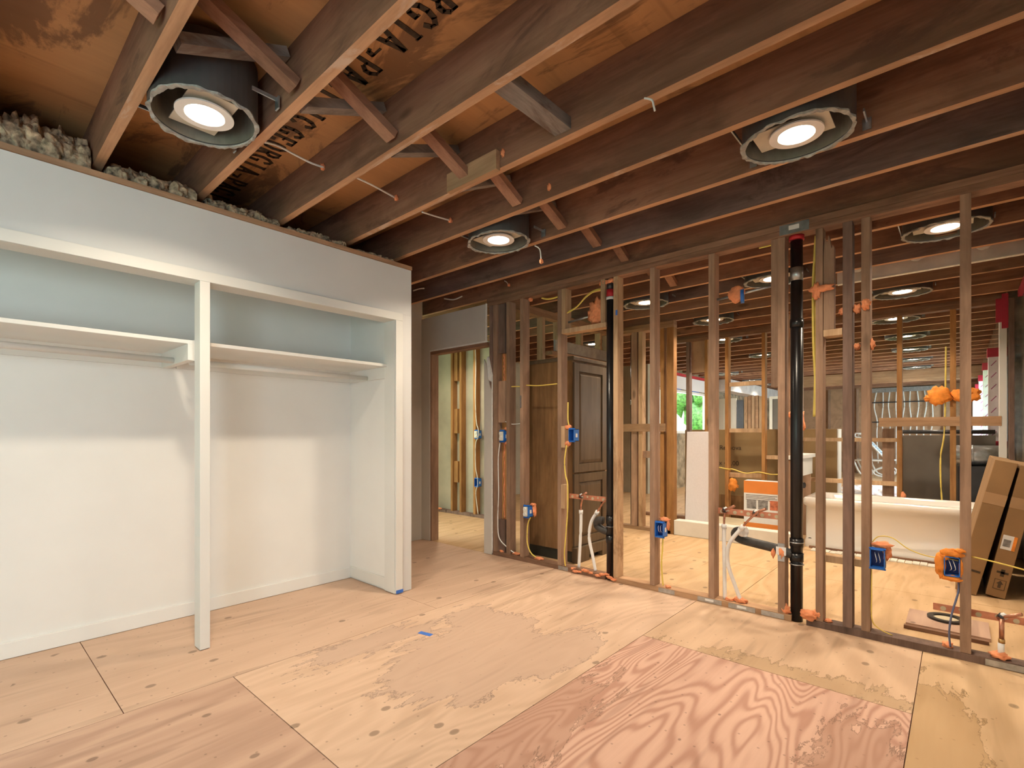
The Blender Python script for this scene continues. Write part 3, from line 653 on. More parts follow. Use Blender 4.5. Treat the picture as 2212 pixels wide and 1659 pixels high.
# foam lumps on the wall
def foams(lst, label, mat='foam', group='orange foam lumps'):
    o = foam('foam_lump', lst, None, mat); tag(o, label, 'foam', group)
foams([((-2.20 + .035 * k, WY0 + .006 + .012 * math.sin(k * 2), .030 + .012 * math.sin(k * 5)), (.026, .016, .010)) for k in range(-5, 7)], 'orange foam line along the plate at the foot of the left black pipe')
foams([((-.80, 3.43, .06), (.03, .02, .035)), ((-.665, 3.42, .06), (.045, .03, .03)), ((-.63, 3.43, .075), (.03, .025, .025))], 'orange foam around the foot of the right black pipe')
foams([((-.57, 3.44, .045), (.02, .02, .012))], 'small orange foam dab on the bottom plate right of the right black pipe')
foams([((-1.135, 3.455, .045), (.03, .025, .012)), ((-1.07, 3.46, .05), (.04, .03, .02))], 'orange foam at the foot of the white supply tubes by the right pipe')
foams([((-.04, 3.455, .045), (.022, .022, .018))], 'orange foam on the plate left of the rightmost stud')
foams([((.155, 3.455, .05), (.035, .03, .02))], 'orange foam under the short copper pipe at right')
foams([((-3.19, 3.44, .045), (.03, .02, .014)), ((-3.03, 3.45, .045), (.05, .02, .014))], 'orange foam on the plate beside the door opening')
foams([((-2.76, 3.45, .045), (.045, .025, .014))], 'orange foam on the plate below the blue outlet box left of the cabinet')
foams([((-2.165, 3.45, 2.15), (.060, .02, .08)), ((-2.14, 3.45, 2.10), (.055, .02, .07)), ((-2.19, 3.45, 2.10), (.055, .02, .07))], 'large orange foam patch in the framed pocket above the left pipe')
foams([((-2.08, 3.44, 2.34), (.05, .03, .022)), ((-2.02, 3.44, 2.345), (.03, .03, .018))], 'orange foam collar over the top of the left black pipe')
foams([((-1.56, 3.44, .045), (.02, .02, .01))], 'small orange foam dab on the plate under the middle blue box')
foams([((-2.84, 3.43, 2.34), (.02, .02, .016))], 'orange foam dab under the top plate beside the cabinet bay')
foams([((-.625, 3.405, 1.99), (.02, .02, .05)), ((-.60, 3.40, 2.0), (.06, .012, .02))], 'orange foam smear high on the stud right of the right black pipe')
foams([((-.385, 3.405, 1.87), (.02, .03, .03)), ((-.43, 3.44, 1.86), (.02, .02, .025)), ((-.50, 3.45, 1.86), (.02, .02, .02))], 'upper orange foam lumps on the paired studs', )
foams([((-.362, 3.44, 1.65), (.015, .02, .03)), ((-.43, 3.45, 1.645), (.015, .02, .02))], 'lower orange foam lumps on the paired studs')

# outlet boxes
def ebox(x, z, label, w_=.055, h_=.10, kind='outlet', side=1, foams_=(), y0=3.40, depth=.07):
    """blue box on the side of a stud, open to the front (-y)"""
    t = thing('outlet_box', label, 'outlet box', (x, y0, z - h_ / 2), 'blue outlet boxes')
    bm = bmesh.new(); th = .004
    x0, x1, z0, z1 = x - w_ / 2, x + w_ / 2, z - h_ / 2, z + h_ / 2
    bx(bm, x0, x0 + th, y0, y0 + depth, z0, z1); bx(bm, x1 - th, x1, y0, y0 + depth, z0, z1); bx(bm, x0, x1, y0, y0 + depth, z0, z0 + th); bx(bm, x0, x1, y0, y0 + depth, z1 - th, z1)
    bx(bm, x0 - .004, x1 + .004, y0 + .01, y0 + .013, z1 - .001, z1 + .008); bx(bm, x0 - .004, x1 + .004, y0 + .01, y0 + .013, z0 - .008, z0 + .001)
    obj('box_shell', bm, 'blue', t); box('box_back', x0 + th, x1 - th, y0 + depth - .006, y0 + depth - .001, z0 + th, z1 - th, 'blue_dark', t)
    if kind == 'outlet':
        o = thing_part = box('receptacle', x0 + .008, x1 - .008, y0 - .012, y0 + .02, z0 + .008, z1 - .008, 'doorwhite', t, .004)
        bm = bmesh.new()
        for s in (-1, 1):
            r_ = bmesh.ops.create_cone(bm, cap_ends=True, segments=20, radius1=w_ * .3, radius2=w_ * .28, depth=.008); bmesh.ops.rotate(bm, verts=r_['verts'], cent=(0, 0, 0), matrix=Matrix.Rotation(PI / 2, 3, 'X')); bmesh.ops.translate(bm, verts=r_['verts'], vec=(x, y0 - .015, z + s * h_ * .22))
        obj('socket_face', bm, 'paint', o)
    elif kind == 'open':
        for q, dx in enumerate((-.010, .006)):
            wire('loose_wire', [(x + dx, y0 + .05, z - .03), (x + dx + .008, y0 + .0, z - .01), (x + dx + .002, y0 + .005, z + .018), (x + dx - .004, y0 + .03, z + .03)], .0016, 'white_cable', t, n=6)
    box('sticker', x1, x1 + .0008, y0 + .025, y0 + .050, z - .018, z + .014, 'white_label', t)
    if foams_: foam('foam_seal', foams_, t, label='orange foam seal')
    return t
ebox(-2.872, .453, 'blue outlet box with a white socket at the cabinet bay', kind='outlet', foams_=[((-2.845, 3.47, .51), (.03, .02, .014)), ((-2.83, 3.475, .46), (.014, .02, .055))])
ebox(-2.40 + .02, 1.135, 'blue switch box on the stud in front of the tall cabinet', kind='none', foams_=[((-2.435, 3.43, 1.20), (.035, .02, .018)), ((-2.44, 3.43, 1.065), (.035, .02, .02))])
ebox(-3.165, 1.124, 'blue switch box beside the torn drywall by the door opening', kind='outlet', foams_=[((-3.14, 3.45, 1.19), (.03, .02, .018)), ((-3.14, 3.45, 1.06), (.03, .02, .018))])
ebox(-1.612, .454, 'open blue outlet box with two white wires on the stud left of centre', .065, .105, 'open', foams_=[((-1.60, 3.47, .52), (.035, .02, .018)), ((-1.575, 3.47, .48), (.01, .02, .035))])
ebox(-.334, .456, 'open blue outlet box in front of the white bathtub', .068, .105, 'open', foams_=[((-.32, 3.45, .525), (.045, .03, .022)), ((-.295, 3.46, .49), (.02, .02, .045))])
t = ebox(-.024, .468, 'blue outlet box framed in thick orange foam on the rightmost stud', .062, .10, 'open')
bm = bmesh.new(); x, z = -.024, .468
for (c, r_) in [((x, 3.415, z + .068), (.045, .022, .022)), ((x - .045, 3.42, z), (.022, .022, .06)), ((x, 3.42, z - .062), (.045, .022, .016)), ((x + .030, 3.41, z + .085), (.022, .02, .012)), ((x + .035, 3.415, z), (.008, .012, .05)), ((x - .03, 3.42, z + .045), (.02, .02, .02))]: blob(bm, c, r_, seed=c[0] * 9, amp=.25)
obj('foam_collar', bm, 'foam_bright', t, 'bright orange foam collar')

# black vent stacks
def stack(x, r, label, ztop, yy=3.457):
    return thing('vent_pipe', label, 'pipe', (x, yy, 0))
def cyl(name, x, yy, z0, z1, r, mat, parent, n=28, label=None):
    bm = bmesh.new(); tube(bm, [(x, yy, z0), (x, yy, z1)], r, n); return obj(name, bm, mat, parent, label)
t = stack(-2.045, .031, 'black vertical drain pipe at the left, with red and white collar on top', 2.3); x = -2.045
cyl('pipe', x, 3.457, .0, 2.21, .031, 'abs', t); cyl('coupling', x, 3.457, 2.28, 2.34, .030, 'metal_dark', t); cyl('coupling', x, 3.457, 2.22, 2.28, .033, 'red', t); cyl('white_collar', x, 3.457, 2.200, 2.222, .036, 'white_label', t)
cyl('hub', x, 3.457, .44, .50, .0355, 'abs', t); cyl('hub', x, 3.457, .29, .345, .0355, 'abs', t); cyl('hub_ring', x, 3.457, .415, .419, .037, 'galv', t)
bm = bmesh.new(); tube(bm, curve([(x - .02, 3.457, .37), (x - .08, 3.455, .385), (x - .12, 3.45, .415), (x - .10, 3.44, .455), (x - .055, 3.44, .46)], 6), .03, 16); obj('trap_arm', bm, 'abs_dusty', t, 'dusty black trap arm', True)
t = stack(-.741, .035, 'black vertical vent pipe right of centre with silver band clamp', 2.3); x = -.741
cyl('pipe', x, 3.457, .0, 2.33, .0335, 'abs', t); cyl('band_clamp', x, 3.457, 2.085, 2.165, .0355, 'galv', t); cyl('collar', x, 3.457, 2.335, 2.361, .042, 'red', t)
for z_ in (.365, .455, 1.80): cyl('hub', x, 3.457, z_, z_ + .05, .038, 'abs', t)
cyl('hub_ring', x, 3.457, .478, .484, .040, 'galv', t); cyl('hub_ring', x, 3.457, .345, .350, .040, 'galv', t)
bm = bmesh.new(); tube(bm, curve([(x - .02, 3.457, .40), (-.86, 3.457, .425), (-.98, 3.457, .44), (-1.06, 3.457, .452), (-1.10, 3.457, .475), (-1.085, 3.44, .505), (-1.04, 3.42, .513)], 6), .029, 16)
a_ = obj('trap_arm', bm, 'abs_dusty', t, 'dusty black side arm', True)
bm = bmesh.new(); tube(bm, [(-1.055, 3.425, .510), (-1.028, 3.412, .516)], .034, 18); obj('white_cap', bm, 'pex', a_)
bm = bmesh.new(); blob(bm, (-.815, 3.42, .41), (.02, .02, .04), 3); blob(bm, (-.865, 3.43, .40), (.012, .02, .03), 5); tag(obj('foam_lump', bm, 'foam'), 'orange foam where the side arm passes the stud', 'foam', 'orange foam lumps')

# supply tubes
def supply(label, pts, r=.0125, top=None):
    t = thing('supply_tube', label, 'water tube', pts[0], 'white supply tubes')
    wire('tube', pts, r, 'pex', t, n=14); p = Vector(pts[-1]); d = (p - Vector(pts[-2])).normalized()
    bm = bmesh.new(); tube(bm, [p - d * .02, p + d * .01], r * 1.35, 14); obj('crimp_ring', bm, 'white_label', t)
    bm = bmesh.new(); tube(bm, curve([p, p + d * .04, p + d * .06 + Vector(top) * .35, p + d * .07 + Vector(top)], 4), .007, 10); obj('copper_stub', bm, 'copper', t, 'copper stub', True)
supply('left white supply tube beside the left black pipe', [(-2.345, 3.46, .04), (-2.335, 3.46, .2), (-2.325, 3.46, .4), (-2.325, 3.46, .505)], top=(.02, -.01, .03))
supply('bowed white supply tube beside the left black pipe', [(-2.185, 3.46, .04), (-2.21, 3.46, .15), (-2.245, 3.46, .30), (-2.225, 3.46, .43), (-2.17, 3.46, .515)], top=(.04, 0, .05))
supply('straight white supply tube left of the right black pipe', [(-1.17, 3.46, .04), (-1.172, 3.46, .2), (-1.175, 3.46, .4), (-1.175, 3.46, .53)], top=(.01, 0, .04))
supply('bowed white supply tube left of the right black pipe', [(-1.065, 3.46, .04), (-1.10, 3.44, .15), (-1.135, 3.41, .30), (-1.115, 3.385, .43), (-1.03, 3.375, .55)], top=(.05, 0, .05))
def strapbar(label, x0, x1, z, n, fittings, h=.040, y_=3.475):
    t = thing('copper_strap', label, 'pipe bracket', ((x0 + x1) / 2, y_, z - h / 2), 'copper pipe brackets')
    box('strap', x0, x1, y_ - .001, y_ + .001, z - h / 2, z + h / 2, 'strap', t)
    bm = bmesh.new()
    for k in range(n):
        cx_ = x0 + (x1 - x0) * (k + .6) / n; rr = (.012, .008)[k % 2]
        r_ = bmesh.ops.create_cone(bm, cap_ends=True, segments=16, radius1=rr, radius2=rr, depth=.001); bmesh.ops.rotate(bm, verts=r_['verts'], cent=(0, 0, 0), matrix=Matrix.Rotation(PI / 2, 3, 'X')); bmesh.ops.translate(bm, verts=r_['verts'], vec=(cx_, y_ - .0022, z + (.006 if k % 2 else -.003)))
    obj('bracket_holes', bm, 'beige', t, 'pale round holes')
    for fx_ in fittings:
        bm = bmesh.new(); tube(bm, [(fx_, y_ - .012, z + .0), (fx_ + .01, y_ - .02, z + .02)], .016, 12); o = obj('fitting', bm, 'metal_dark', t)
        bm = bmesh.new(); tube(bm, [(fx_ - .01, y_ - .02, z), (fx_ + .04, y_ - .03, z + .028), (fx_ + .075, y_ - .04, z + .045)], .0085, 12); obj('stub_out', bm, 'copper', o)
        bm = bmesh.new(); blob(bm, (fx_ + .012, y_ - .018, z + .015), (.018, .012, .018), 2, .2, 2); obj('white_clip', bm, 'white_label', o)
strapbar('copper strap with holes left of the left black pipe', -2.45, -2.10, .622, 7, [-2.33]); strapbar('copper strap with holes between the two studs left of the right pipe', -1.22, -.84, .625, 9, [-1.175, -.985])
strapbar('low copper strap near the floor at the right edge', -.10, .376, .232, 7, [.155], .036)
t = thing('copper_pipe', 'short copper riser with white base at the right edge', 'pipe', (.16, 3.455, .04))
cyl('riser', .160, 3.452, .125, .235, .010, 'copper', t, 14); cyl('fitting', .160, 3.452, .115, .135, .013, 'brass', t, 14); cyl('white_base', .158, 3.452, .045, .115, .0125, 'pex', t, 14)

# wall cables
def wcab(label, pts, r=.0045, mat='yellow'):
    o = wire('cable', pts, r, mat); tag(o, label, 'cable', 'cables in the stud wall')
Yw = 3.44
wcab('yellow cable between studs in front of the cardboard coloured cabinet side', [AtY(1137, 832, Yw), AtY(1160, 833, Yw), AtY(1185, 831, Yw), AtY(1204, 829, Yw)], .005)
wcab('yellow cable running across the narrow bay left of the cabinet', [AtY(1095, 836, Yw), AtY(1110, 835, Yw), AtY(1123, 835, Yw)], .005)
wcab('yellow cable down from the high foam into the switch box by the cabinet', [(-2.44, Yw, 1.41), (-2.442, Yw, 1.33), (-2.44, Yw, 1.25), (-2.42, Yw, 1.19)], .006)
wcab('long yellow cable down the stud from the switch box to the plate', [(-2.43, 3.405, 1.05), (-2.45, 3.404, .92), (-2.44, 3.404, .80), (-2.42, 3.404, .72), (-2.42, 3.403, .5), (-2.44, 3.404, .28), (-2.452, 3.404, .14), (-2.45, 3.415, .04)], .006)
wcab('yellow cable curling down from the socket box to the plate', [(-2.85, Yw, .40), (-2.87, 3.43, .34), (-2.88, 3.43, .24), (-2.875, 3.43, .16), (-2.84, 3.43, .09), (-2.78, 3.44, .05)], .006)
wcab('white cable down the left studs beside the torn drywall', [(-3.19, 3.405, 1.06), (-3.21, 3.403, .9), (-3.205, 3.403, .6), (-3.215, 3.403, .35), (-3.20, 3.403, .18), (-3.12, 3.42, .10), (-3.04, 3.44, .05)], .005, 'white_cable')
wcab('thin white cable across the narrow bay above the switch box', [(-3.17, Yw, 1.27), (-3.08, Yw, 1.235), (-2.95, Yw, 1.24)], .0035, 'white_cable')
wcab('pair of yellow cables crossing the framed pocket, lower one', [(-2.45, Yw, 2.16), (-2.36, Yw, 2.19), (-2.27, Yw, 2.255), (-2.19, Yw, 2.29), (-2.11, Yw, 2.29)], .006)
wcab('pair of yellow cables crossing the framed pocket, upper one', [(-2.45, Yw + .02, 2.175), (-2.36, Yw + .02, 2.205), (-2.27, Yw + .02, 2.275), (-2.19, Yw + .02, 2.305), (-2.11, Yw + .02, 2.305)], .006)
wcab('yellow cable under the top plate left of the framed pocket', [(-2.72, Yw, 2.335), (-2.66, Yw, 2.315), (-2.60, Yw, 2.31), (-2.53, Yw, 2.315)], .008)
wcab('yellow cable pair down from the middle blue outlet box', [(-1.60, Yw, .40), (-1.605, Yw, .3), (-1.612, Yw, .2), (-1.605, Yw, .1), (-1.60, Yw, .045)], .006)
wcab('yellow cable hooking into the top of the stud left of the right pipe', [(-.95, Yw, 2.335), (-.90, Yw, 2.335), (-.865, Yw, 2.33), (-.845, Yw + .03, 2.30)], .005)
wcab('long yellow cable down beside the stud right of the right pipe, left strand', [(-.635, Yw, 2.33), (-.645, Yw, 2.15), (-.65, Yw, 2.0), (-.648, Yw, 1.7), (-.638, Yw, 1.45), (-.64, Yw, 1.25)], .007)
wcab('long yellow cable down beside the stud right of the right pipe, right strand', [(-.64, Yw + .03, 2.33), (-.635, Yw + .02, 2.15), (-.642, Yw + .02, 2.0), (-.638, Yw + .02, 1.7), (-.644, Yw + .02, 1.45), (-.649, Yw + .02, 1.25)], .006)
wcab('thin yellow cable dropping below the box in front of the tub', [(-.362, 3.43, .40), (-.36, 3.41, .25), (-.358, 3.405, .12), (-.33, 3.42, .07), (-.27, 3.44, .04)], .0028)
wcab('thin yellow cable looping from the paired studs to the foam framed box', [(-.36, Yw, .54), (-.33, Yw, .575), (-.27, Yw, .575), (-.20, Yw, .525), (-.12, Yw, .50), (-.04, Yw, .50), (.0, Yw, .495)], .0028)
wcab('yellow cable running right from the rightmost stud to the edge', [(.05, Yw, .525), (.12, Yw, .515), (.20, Yw, .50), (.30, Yw, .48), (.376, Yw, .475)], .0035)
wcab('blue grey cable dropping from the foam framed box to the plate', [(.0, Yw, .40), (.0, Yw - .02, .34), (-.025, Yw - .02, .22), (-.035, Yw - .01, .12), (-.03, Yw, .045)], .0045, 'blue_cable')
# junction box with foam on a bar
t = thing('junction_box', 'round blue box capped with orange foam on a metal bar', 'junction box', (-1.08, 3.45, 2.05))
bm = bmesh.new(); tube(bm, [(-1.22, 3.455, 2.055), (-.84, 3.455, 2.085)], .008, 10); obj('bar', bm, 'galv', t)
bm = bmesh.new(); tube(bm, [(-1.065, 3.447, 2.050), (-1.045, 3.452, 2.050)], .047, 24); obj('round_box', bm, 'blue', t)
bm = bmesh.new(); blob(bm, (-1.088, 3.435, 2.064), (.052, .024, .054), 5, .14, 4); obj('foam_cap', bm, 'foam', t)
t = thing('bar_hanger', 'metal bar crossing the framed pocket above the left pipe', 'metal bar', (-2.3, 3.45, 2.08))
bm = bmesh.new(); tube(bm, [(-2.45, 3.46, 2.085), (-2.19, 3.46, 2.105)], .009, 10); obj('bar', bm, 'galv', t)
o = box('tape', -1.972, -1.956, 3.4086, 3.4106, 2.06, 2.10, 'bluetape'); tag(o, 'blue tape scrap on the pale new stud', 'tape')

# ================================================================== hallway beyond the door opening
wallbox('wall_hall', -6.2, -4.35, 4.862, 4.90, 0, ZS, 'drywall')
hw = thing('hall_stud_wall', 'orange brown studs against bare drywall seen through the door opening', 'stud wall', (-5.2, 4.8, 0))
for a, b_ in ((-5.44, -5.40), (-5.255, -5.215), (-4.974, -4.93), (-5.9, -5.86)): box('stud', a, b_, 4.772, 4.861, .039, 2.40, 'stud_orange', hw, .002)
box('blocking', -5.40, -5.32, 4.80, 4.861, .45, .75, 'stud_orange', hw); box('blocking', -5.40, -5.33, 4.80, 4.861, 1.15, 1.5, 'stud_orange', hw); box('blocking', -5.40, -5.33, 4.80, 4.861, 1.9, 2.4, 'stud_orange', hw)
box('bottom_plate', -6.15, -4.4, 4.772, 4.861, 0, .038, 'stud_dark', hw); box('top_plate', -6.15, -4.4, 4.772, 4.861, 2.401, 2.438, 'plate_x', hw)
for z_, l in ((1.135, 'upper blue box on the hallway stud'), (.48, 'lower blue box on the hallway stud')): ebox(-4.895, z_, l, .07, .11, 'outlet' if z_ > 1 else 'none', y0=4.75)
o = wire('cable', [(-4.93, 4.765, 2.35), (-4.915, 4.765, 2.1), (-4.92, 4.762, 1.6), (-4.90, 4.762, 1.3), (-4.86, 4.76, 1.20), (-4.86, 4.755, 1.10), (-4.92, 4.765, 1.0), (-4.92, 4.765, .7), (-4.88, 4.76, .55), (-4.87, 4.755, .45), (-4.915, 4.765, .33), (-4.87, 4.765, .05)], .006, 'doorwhite'); tag(o, 'pale cable running down the hallway stud past two blue boxes', 'cable')
foams([((-5.68, 4.76, .05), (.05, .02, .014))], 'orange foam on the hallway bottom plate')

# ================================================================== bathroom: partition along y behind the cabinet
pw = thing('partition_frame', 'short framed partition with grey board header behind the tall cabinet', 'partition frame', (-3.27, 5.0, 0))
box('top_plate', -3.31, -3.22, 3.55, 5.44, 2.40, 2.438, 'plate_y', pw); box('top_plate', -3.31, -3.22, 3.55, 5.44, 2.362, 2.399, 'plate_y', pw)
box('header_board', -3.24, -3.215, 4.30, 5.44, 2.035, 2.155, 'concrete', pw, 0, 'grey board header'); box('header_plate', -3.31, -3.22, 4.25, 5.44, 1.99, 2.03, 'plate_y', pw)
for y_ in (4.09, 4.37, 4.80, 5.21): box('cripple_stud', -3.30, -3.225, y_, y_ + .045, 2.16 if y_ > 4.2 else 0, 2.361, 'stud_new', pw, .002)
for y_ in (5.40,): box('stud', -3.31, -3.22, y_, y_ + .04, 0, 2.361, 'stud', pw, .002)
o = box('folder', -3.22, -3.02, 4.9, 5.25, 1.99, 2.03, 'red'); o.location.z = 1.985 - .0; 
bpy.data.objects.remove(o)

# tall cabinet
t = thing('cabinet', 'tall dark brown cabinet with panelled doors standing behind the studs', 'cabinet', (-2.84, 3.93, 0))
bm = bmesh.new(); bx(bm, -3.14, -2.555, 3.66, 4.22, .10, 1.80); obj('carcass', bm, 'cab_side', t, 'plain orange-brown side')
bm = bmesh.new(); bx(bm, -3.12, -2.555, 3.675, 4.21, .0, .10); obj('plinth', bm, 'kick', t)
bm = bmesh.new(); bx(bm, -3.15, -2.53, 3.65, 4.235, 1.80, 1.835, .008); obj('cornice', bm, 'cab', t)
def cab_door(z0, z1):
    y0, y1, xf = 3.67, 4.215, -2.555; fw = .075
    bm = bmesh.new()
    bx(bm, xf, xf + .02, y0, y0 + fw, z0, z1, .002); bx(bm, xf, xf + .02, y1 - fw, y1, z0, z1, .002); bx(bm, xf, xf + .02, y0 + fw, y1 - fw, z0, z0 + fw, .002); bx(bm, xf, xf + .02, y0 + fw, y1 - fw, z1 - fw, z1, .002)
    d = obj('door', bm, 'cab', t)
    bm = bmesh.new(); a = [(xf + .004, y, z) for y, z in ((y0 + fw, z0 + fw), (y1 - fw, z0 + fw), (y1 - fw, z1 - fw), (y0 + fw, z1 - fw))]
    k = .035; b_ = [(xf + .016, y, z) for y, z in ((y0 + fw + k, z0 + fw + k), (y1 - fw - k, z0 + fw + k), (y1 - fw - k, z1 - fw - k), (y0 + fw + k, z1 - fw - k))]
    A = [bm.verts.new(q) for q in a]; B = [bm.verts.new(q) for q in b_]
    for i in range(4): bm.faces.new((A[i], A[(i + 1) % 4], B[(i + 1) % 4], B[i]))
    bm.faces.new(B); obj('raised_panel', bm, 'cab', d)
cab_door(.80, 1.78); cab_door(.14, .785)
bm = bmesh.new(); bx(bm, -2.555, -2.50, 3.66, 3.86, .0, .135, .004); bx(bm, -2.555, -2.50, 4.08, 4.235, .0, .135, .004); bx(bm, -2.555, -2.50, 3.86, 4.08, .05, .135); obj('bracket_foot', bm, 'cab', t)

# wall at y 5.46, left part of the bathroom's back
W2 = 5.46
t = thing('stud_wall', 'stud wall behind the shower corner with a board across its middle', 'stud wall', (-2.8, W2 + .05, 0))
box('top_plate', -3.30, -2.413, W2, W2 + .09, 2.362, 2.399, 'plate_light', t); box('top_plate', -3.30, -2.413, W2, W2 + .09, 2.40, 2.438, 'plate_light', t); box('bottom_plate', -3.10, -2.45, W2, W2 + .09, 0, .038, 'plate_light', t)
for a, b_, m in ((-2.495, -2.413, 'stud_orange'), (-2.575, -2.53, 'stud_orange'), (-2.945, -2.87, 'stud'), (-2.85, -2.80, 'stud_new')): box('stud', a, b_, W2, W2 + .09, .039 if a < -2.55 else .0, 2.361, m, t, .002)
box('blocking', -2.799, -2.576, W2 + .02, W2 + .06, .86, .94, 'stud', t)
box('backing_board', -3.05, -2.50, W2 - .022, W2 - .001, 1.17, 1.262, 'plate_light', t)
o = thing('drain_pipe', 'black pipe in the wall behind the shower corner', 'pipe', (-2.99, W2 + .05, 0)); cyl('pipe', -2.99, W2 + .13, 0, 2.36, .03, 'abs', o); cyl('hub', -2.99, W2 + .13, 1.5, 1.56, .036, 'galv', o)

# second stud wall (y 6.5)
W3 = 6.5
t = thing('stud_wall', 'second stud wall behind the bathtub and shower', 'stud wall', (-1.2, W3 + .05, 0))
box('top_plate', -3.4, .335, W3, W3 + .09, 2.40, 2.438, 'plate_x', t); box('top_plate', -3.4, .335, W3, W3 + .09, 2.362, 2.399, 'plate_x', t); box('bottom_plate', -3.4, -1.3, W3, W3 + .09, 0, .038, 'plate_x', t)
for a, b_, m in ((-2.70, -2.655, 'stud_dark'), (-2.455, -2.418, 'stud_orange'), (-2.198, -2.155, 'stud_orange'), (-1.769, -1.73, 'stud_orange'), (-1.38, -1.34, 'stud'), (-.474, -.430, 'stud_orange'), (-.061, -.015, 'stud_orange')): box('stud', a, b_, W3 + .001, W3 + .089, .0, 2.361, m, t, .002)
box('stud', .285, .335, W3 - .02, W3 + .09, 0, 2.361, 'paint', t, .002, 'white painted end post')
for x0, x1, z0, z1 in ((-2.154, -1.77, 1.74, 1.79), (-2.154, -1.77, 1.16, 1.21), (-2.154, -1.77, .60, .655), (-1.729, -1.381, .84, .885), (-1.339, -.475, 1.06, 1.10), (-1.339, -.475, .60, .645)): box('blocking', x0, x1, W3 + .03, W3 + .07, z0, z1, 'stud_new', t)
box('backing_board', -.62, .30, W3 - .024, W3 - .001, 1.22, 1.31, 'plate_light', t); box('stud', -.60, -.50, W3 + .0705, W3 + .088, .0, 1.2, 'stud', t)
box('panel', -2.65, -2.46, W3 + .05, W3 + .06, 1.95, 2.361, 'ply_panel', t, 0, 'dark plywood panel')
foams([((-2.09, W3 - .02, .505), (.055, .03, .075))], 'orange foam covered box behind the shower curb', 'foam_bright')
foams([((-.14, W3 - .02, 1.52), (.09, .04, .085)), ((-.22, W3 - .02, 1.50), (.04, .03, .03)), ((.03, W3 - .02, 1.52), (.08, .03, .06)), ((.10, W3 - .02, 1.52), (.06, .03, .06))], 'large bright orange foam mass on the far stud at right', 'foam_bright')
foams([((-.42, W3 - .01, .50), (.02, .02, .05)), ((-.42, W3 - .01, .34), (.02, .02, .06))], 'orange foam dabs down the stud behind the bathtub', 'foam')
o = wire('cable', [(-2.62, W3, .75), (-2.5, W3, .74), (-2.3, W3 - .0, .72), (-2.16, W3, .70), (-2.1, W3, .70), (-1.95, W3, .66), (-1.8, W3, .68), (-1.65, W3, .66), (-1.45, W3, .68)], .007, 'yellow'); tag(o, 'yellow cable strung across the shower back wall studs', 'cable')
o = wire('cable', [(-.09, W3 - .01, 2.0), (-.10, W3 - .01, 1.2), (-.13, W3 - .01, .9), (-.12, W3 - .01, .5), (-.08, W3 - .01, .2)], .007, 'yellow'); tag(o, 'yellow cable hanging in front of the grey panel', 'cable')

# knee wall between shower and tub
t = thing('knee_wall', 'low framed wall with a white ledge between shower and bathtub', 'knee wall', (-1.29, 6.0, 0))
for y_ in (5.62, 6.0, 6.42): box('stud', -1.33, -1.24, y_, y_ + .04, 0, .88, 'stud', t, .002)
box('ledge', -1.35, -1.20, 5.60, 6.48, .885, .925, 'paint', t, .003); box('apron_board', -1.237, -1.225, 5.62, 6.46, .70, .88, 'paint', t)
box('tall_stud', -1.33, -1.24, 5.661, 5.70, 0, 2.361, 'stud', t, .002)
bm = bmesh.new(); tube(bm, [(-1.22, 5.80, .62), (-1.17, 5.78, .62)], .03, 14); tube(bm, [(-1.2, 5.80, .5), (-1.2, 5.80, .74)], .012, 10); obj('valve', bm, 'metal_dark', t, 'black shower valve')
foams([((-1.19, 5.62, 1.26), (.055, .04, .13)), ((-1.17, 5.62, 1.42), (.02, .02, .08)), ((-1.24, 5.60, 1.34), (.05, .03, .03))], 'tall orange foam patch right of the right black pipe', 'foam')

# shower curb, pan, items
o = box('shower_curb', -2.41, -1.20, 5.46 + .001 - .0, 5.60, 0, .165, 'curb', None, .006); o.location.y += .0; tag(o, 'long off-white shower curb on the plywood floor', 'shower curb')
bm = bmesh.new(); bx(bm, -2.40, -1.34, 5.602, 6.48, 0, .10, .004); r_ = disc(bm, (-1.9, 6.1), .12, .12, .10, .103, 24); o = obj('shower_pan', bm, 'beige'); tag(o, 'beige shower tray behind the curb', 'shower tray')
def lean(bm, angle, pivot, axis):
    bmesh.ops.rotate(bm, verts=bm.verts, cent=pivot, matrix=Matrix.Rotation(angle, 3, axis))
bm = bmesh.new(); bx(bm, -2.40, -2.14, 5.75, 5.79, .102, 1.17, .003); lean(bm, math.radians(-3), (-2.3, 5.77, .1), 'X'); tag(obj('foam_board', bm, 'styro'), 'tall white foam board leaning in the shower', 'foam board')
# kit box
t = thing('kit_box', 'white and orange shower kit box standing behind the curb', 'box', (-1.60, 5.8, .10))
x0, x1, y0, y1, z0, z1 = -1.735, -1.375, 5.72, 5.86, .102, .64
box('carton_body', x0, x1, y0, y1, z0, z1, 'white_label', t, .003)
box('orange_band', x0, x1, y0 - .0015, y0 - .0003, z1 - .13, z1, 'orangepaint', t); box('orange_band', x0, x1, y0 - .0015, y0 - .0003, z0, z0 + .09, 'orangepaint', t)
for q, m in enumerate(('greyprint', 'greyprint', 'redprint')): box('picture', x0 + .03 + q * .115, x0 + .125 + q * .115, y0 - .0015, y0 - .0003, z0 + .24, z0 + .34, m, t)
bm = bmesh.new()
for q in range(4): bx(bm, x0 + .02, x1 - .03 - .02 * (q % 2), y0 - .0012, y0 - .0003, z1 - .155 - q * .016, z1 - .150 - q * .016)
obj('fine_print', bm, 'ink_box', t)

